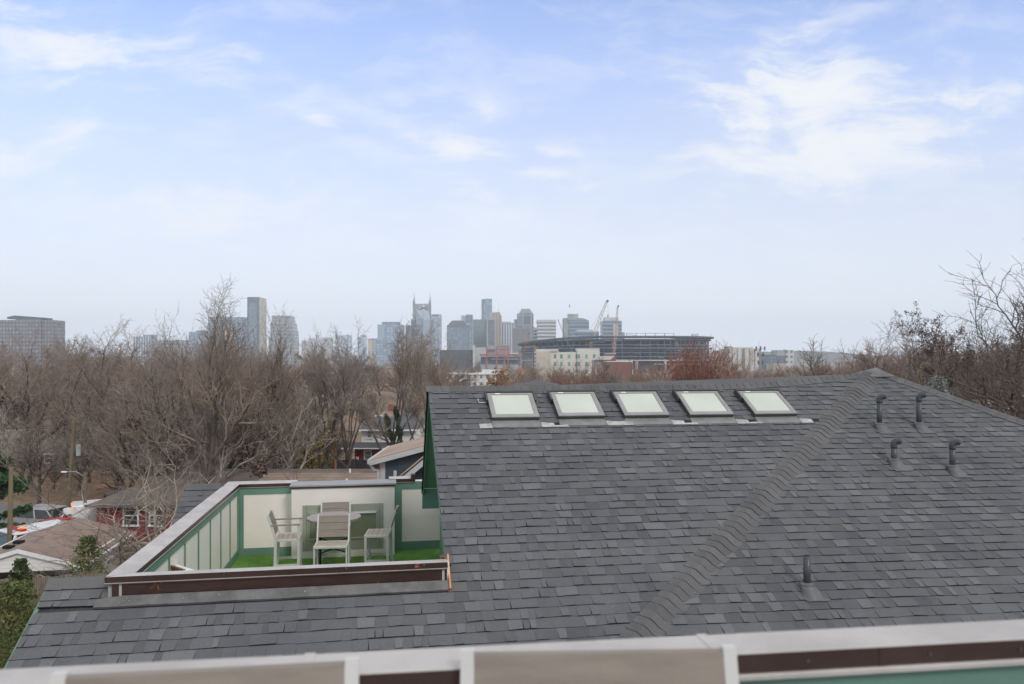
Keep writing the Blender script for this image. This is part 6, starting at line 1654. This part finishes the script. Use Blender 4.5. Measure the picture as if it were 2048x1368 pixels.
for (cx, cy, rx, ry, ti, k) in [(1590, 190, 190, 110, 0, 1.0), (1690, 260, 330, 60, -3, 1.0), (1560, 330, 130, 70, 20, .75), (1850, 210, 240, 55, 14, .8), (1690, 370, 60, 70, 0, .5), (900, 300, 110, 70, -25, .62), (940, 380, 90, 55, -38, .6), (970, 235, 40, 30, 0, .35), (1065, 350, 60, 30, 10, .5), (1165, 375, 36, 12, 3, .7), (1110, 303, 55, 12, -10, .5), (635, 238, 36, 14, -18, .75), (150, 110, 170, 80, -35, .8), (160, 275, 150, 40, -16, .6), (30, 310, 110, 60, -10, .6), (470, 450, 190, 45, 8, .5), (360, 400, 220, 60, 10, .35), (840, 505, 260, 32, -5, .35), (380, 100, 200, 60, -20, .3), (1500, 120, 130, 30, 30, .45), (700, 620, 600, 60, 0, .2), (30, 480, 120, 22, -5, .4)]:
    g = math_(nt, 'MULTIPLY', wisp(cx, cy, rx, ry, ti), k)
    tot = g if tot is None else math_(nt, 'ADD', tot, g)
cv = nt.nodes.new('ShaderNodeCombineXYZ'); nt.links.new(az, cv.inputs[0]); nt.links.new(el, cv.inputs[1])
wd = nt.nodes.new('ShaderNodeTexNoise'); wd.inputs['Scale'].default_value = 5; wd.inputs['Detail'].default_value = 4; nt.links.new(cv.outputs[0], wd.inputs['Vector'])
vm = nt.nodes.new('ShaderNodeVectorMath'); vm.operation = 'MULTIPLY_ADD'; nt.links.new(wd.outputs['Color'], vm.inputs[0]); vm.inputs[1].default_value = (.14, .10, 0); nt.links.new(cv.outputs[0], vm.inputs[2])
mp = nt.nodes.new('ShaderNodeMapping'); mp.inputs['Rotation'].default_value = (0, 0, R(-22)); mp.inputs['Scale'].default_value = (6, 17, 1); nt.links.new(vm.outputs[0], mp.inputs[0])
n1 = nt.nodes.new('ShaderNodeTexNoise'); n1.inputs['Scale'].default_value = 1.0; n1.inputs['Detail'].default_value = 9; n1.inputs['Roughness'].default_value = .58; nt.links.new(mp.outputs[0], n1.inputs['Vector'])
n2 = noise(nt, vm.outputs[0], 3.2, 6, .6, (1, 2.2, 1))
fib = math_(nt, 'POWER', ramp(nt, n1.outputs['Fac'], .34, .70), 1.4)
# feathery cirrus: ridged, stretched noise, two grain directions, gated by the patches
def streak(rot, sc, rough, seed):
    mp_ = nt.nodes.new('ShaderNodeMapping'); mp_.inputs['Rotation'].default_value = (0, 0, R(rot)); mp_.inputs['Scale'].default_value = sc; mp_.inputs['Location'].default_value = (seed, seed * .7, 0)
    nt.links.new(vm.outputs[0], mp_.inputs[0])
    t_ = nt.nodes.new('ShaderNodeTexNoise'); t_.inputs['Scale'].default_value = 1; t_.inputs['Detail'].default_value = 11; t_.inputs['Roughness'].default_value = rough; nt.links.new(mp_.outputs[0], t_.inputs['Vector'])
    return t_.outputs['Fac']
sa = streak(-14, (4.4, 15, 1), .64, 2.0); sb = streak(42, (6, 20, 1), .62, 7.3); sc_ = noise(nt, vm.outputs[0], 7, 6, .6)
st_ = math_(nt, 'ADD', math_(nt, 'MULTIPLY', sa, .5), math_(nt, 'ADD', math_(nt, 'MULTIPLY', sb, .25), math_(nt, 'MULTIPLY', sc_, .25)))
gate = math_(nt, 'MINIMUM', tot, 1.0)
xx = math_(nt, 'ADD', math_(nt, 'ADD', math_(nt, 'MULTIPLY', st_, 1.7), -.35), math_(nt, 'MULTIPLY', gate, .06))
wis = math_(nt, 'MULTIPLY', math_(nt, 'POWER', ramp(nt, xx, .43, .74), 1.5), math_(nt, 'ADD', math_(nt, 'MULTIPLY', gate, 2.2), .10))
wis = math_(nt, 'ADD', wis, math_(nt, 'MULTIPLY', gate, .10))
soft = math_(nt, 'MULTIPLY', ramp(nt, sa, .44, .66), .17)
veil = math_(nt, 'ADD', math_(nt, 'MULTIPLY', math_(nt, 'POWER', 2.718, math_(nt, 'MULTIPLY', math_(nt, 'MAXIMUM', el, 0), -6.6)), 2.5), VEIL0)
over = math_(nt, 'ADD', math_(nt, 'MULTIPLY', ramp(nt, el, .55, 1.5), 1.6), math_(nt, 'MULTIPLY', math_(nt, 'LESS_THAN', sp.outputs[1], -.05), .5))  # unseen cloud added overhead and behind the camera to make the light neutral
cl = math_(nt, 'ADD', math_(nt, 'ADD', math_(nt, 'ADD', wis, soft), veil), over)
inv = math_(nt, 'SUBTRACT', 1, math_(nt, 'POWER', 2.718, math_(nt, 'MULTIPLY', cl, -1.55)), clamp=True)
SK = .10
ccol = mixc(nt, ramp(nt, el, .0, .35), tuple(c / SK for c in CLOUD_LO), tuple(c / SK for c in CLOUD_HI))
ccol = mixc(nt, ramp(nt, el, .5, 1.2), ccol, tuple(c / SK for c in CLOUD_UNSEEN))
skc = mixc(nt, 1.0, sky.outputs[0], mixc(nt, ramp(nt, el, .0, .46), SKYTINT_LO, SKYTINT), 'MULTIPLY')
nt.links.new(mixc(nt, inv, skc, ccol), bg.inputs['Color']); bg.inputs['Strength'].default_value = SK

sl = bpy.data.lights.new('sun', 'SUN'); sl.energy = SUN_E; sl.angle = R(14); sl.color = (1, .955, .89)
so = bpy.data.objects.new('sun', sl); C.objects.link(so)
sd = V((math.sin(SUN_AZ) * math.cos(SUN_EL), math.cos(SUN_AZ) * math.cos(SUN_EL), math.sin(SUN_EL)))
so.rotation_euler = sd.to_track_quat('Z', 'Y').to_euler(); so.location = (0, -5, 60)

cam = bpy.data.cameras.new('camera'); co_ = bpy.data.objects.new('camera', cam); C.objects.link(co_)
co_.location = (0, 0, EYE); co_.rotation_euler = (R(90), 0, 0)
cam.sensor_width = 36; cam.lens = F / 2048 * 36; cam.shift_y = (HY - 684) / 2048
cam.clip_start = .05; cam.clip_end = 20000
cam.dof.use_dof = True; cam.dof.focus_distance = 14; cam.dof.aperture_fstop = 3.2
sc.camera = co_
sc.view_settings.view_transform = 'Standard'; sc.view_settings.look = 'None'; sc.view_settings.exposure = EXPOSURE; sc.view_settings.gamma = 1
cy = sc.cycles
cy.max_bounces = 5; cy.diffuse_bounces = 3; cy.glossy_bounces = 2; cy.transparent_max_bounces = 6; cy.volume_bounces = 1
cy.use_denoising = True
try: cy.denoising_prefilter = PREF; cy.denoising_input_passes = 'RGB_ALBEDO_NORMAL'
except Exception: pass
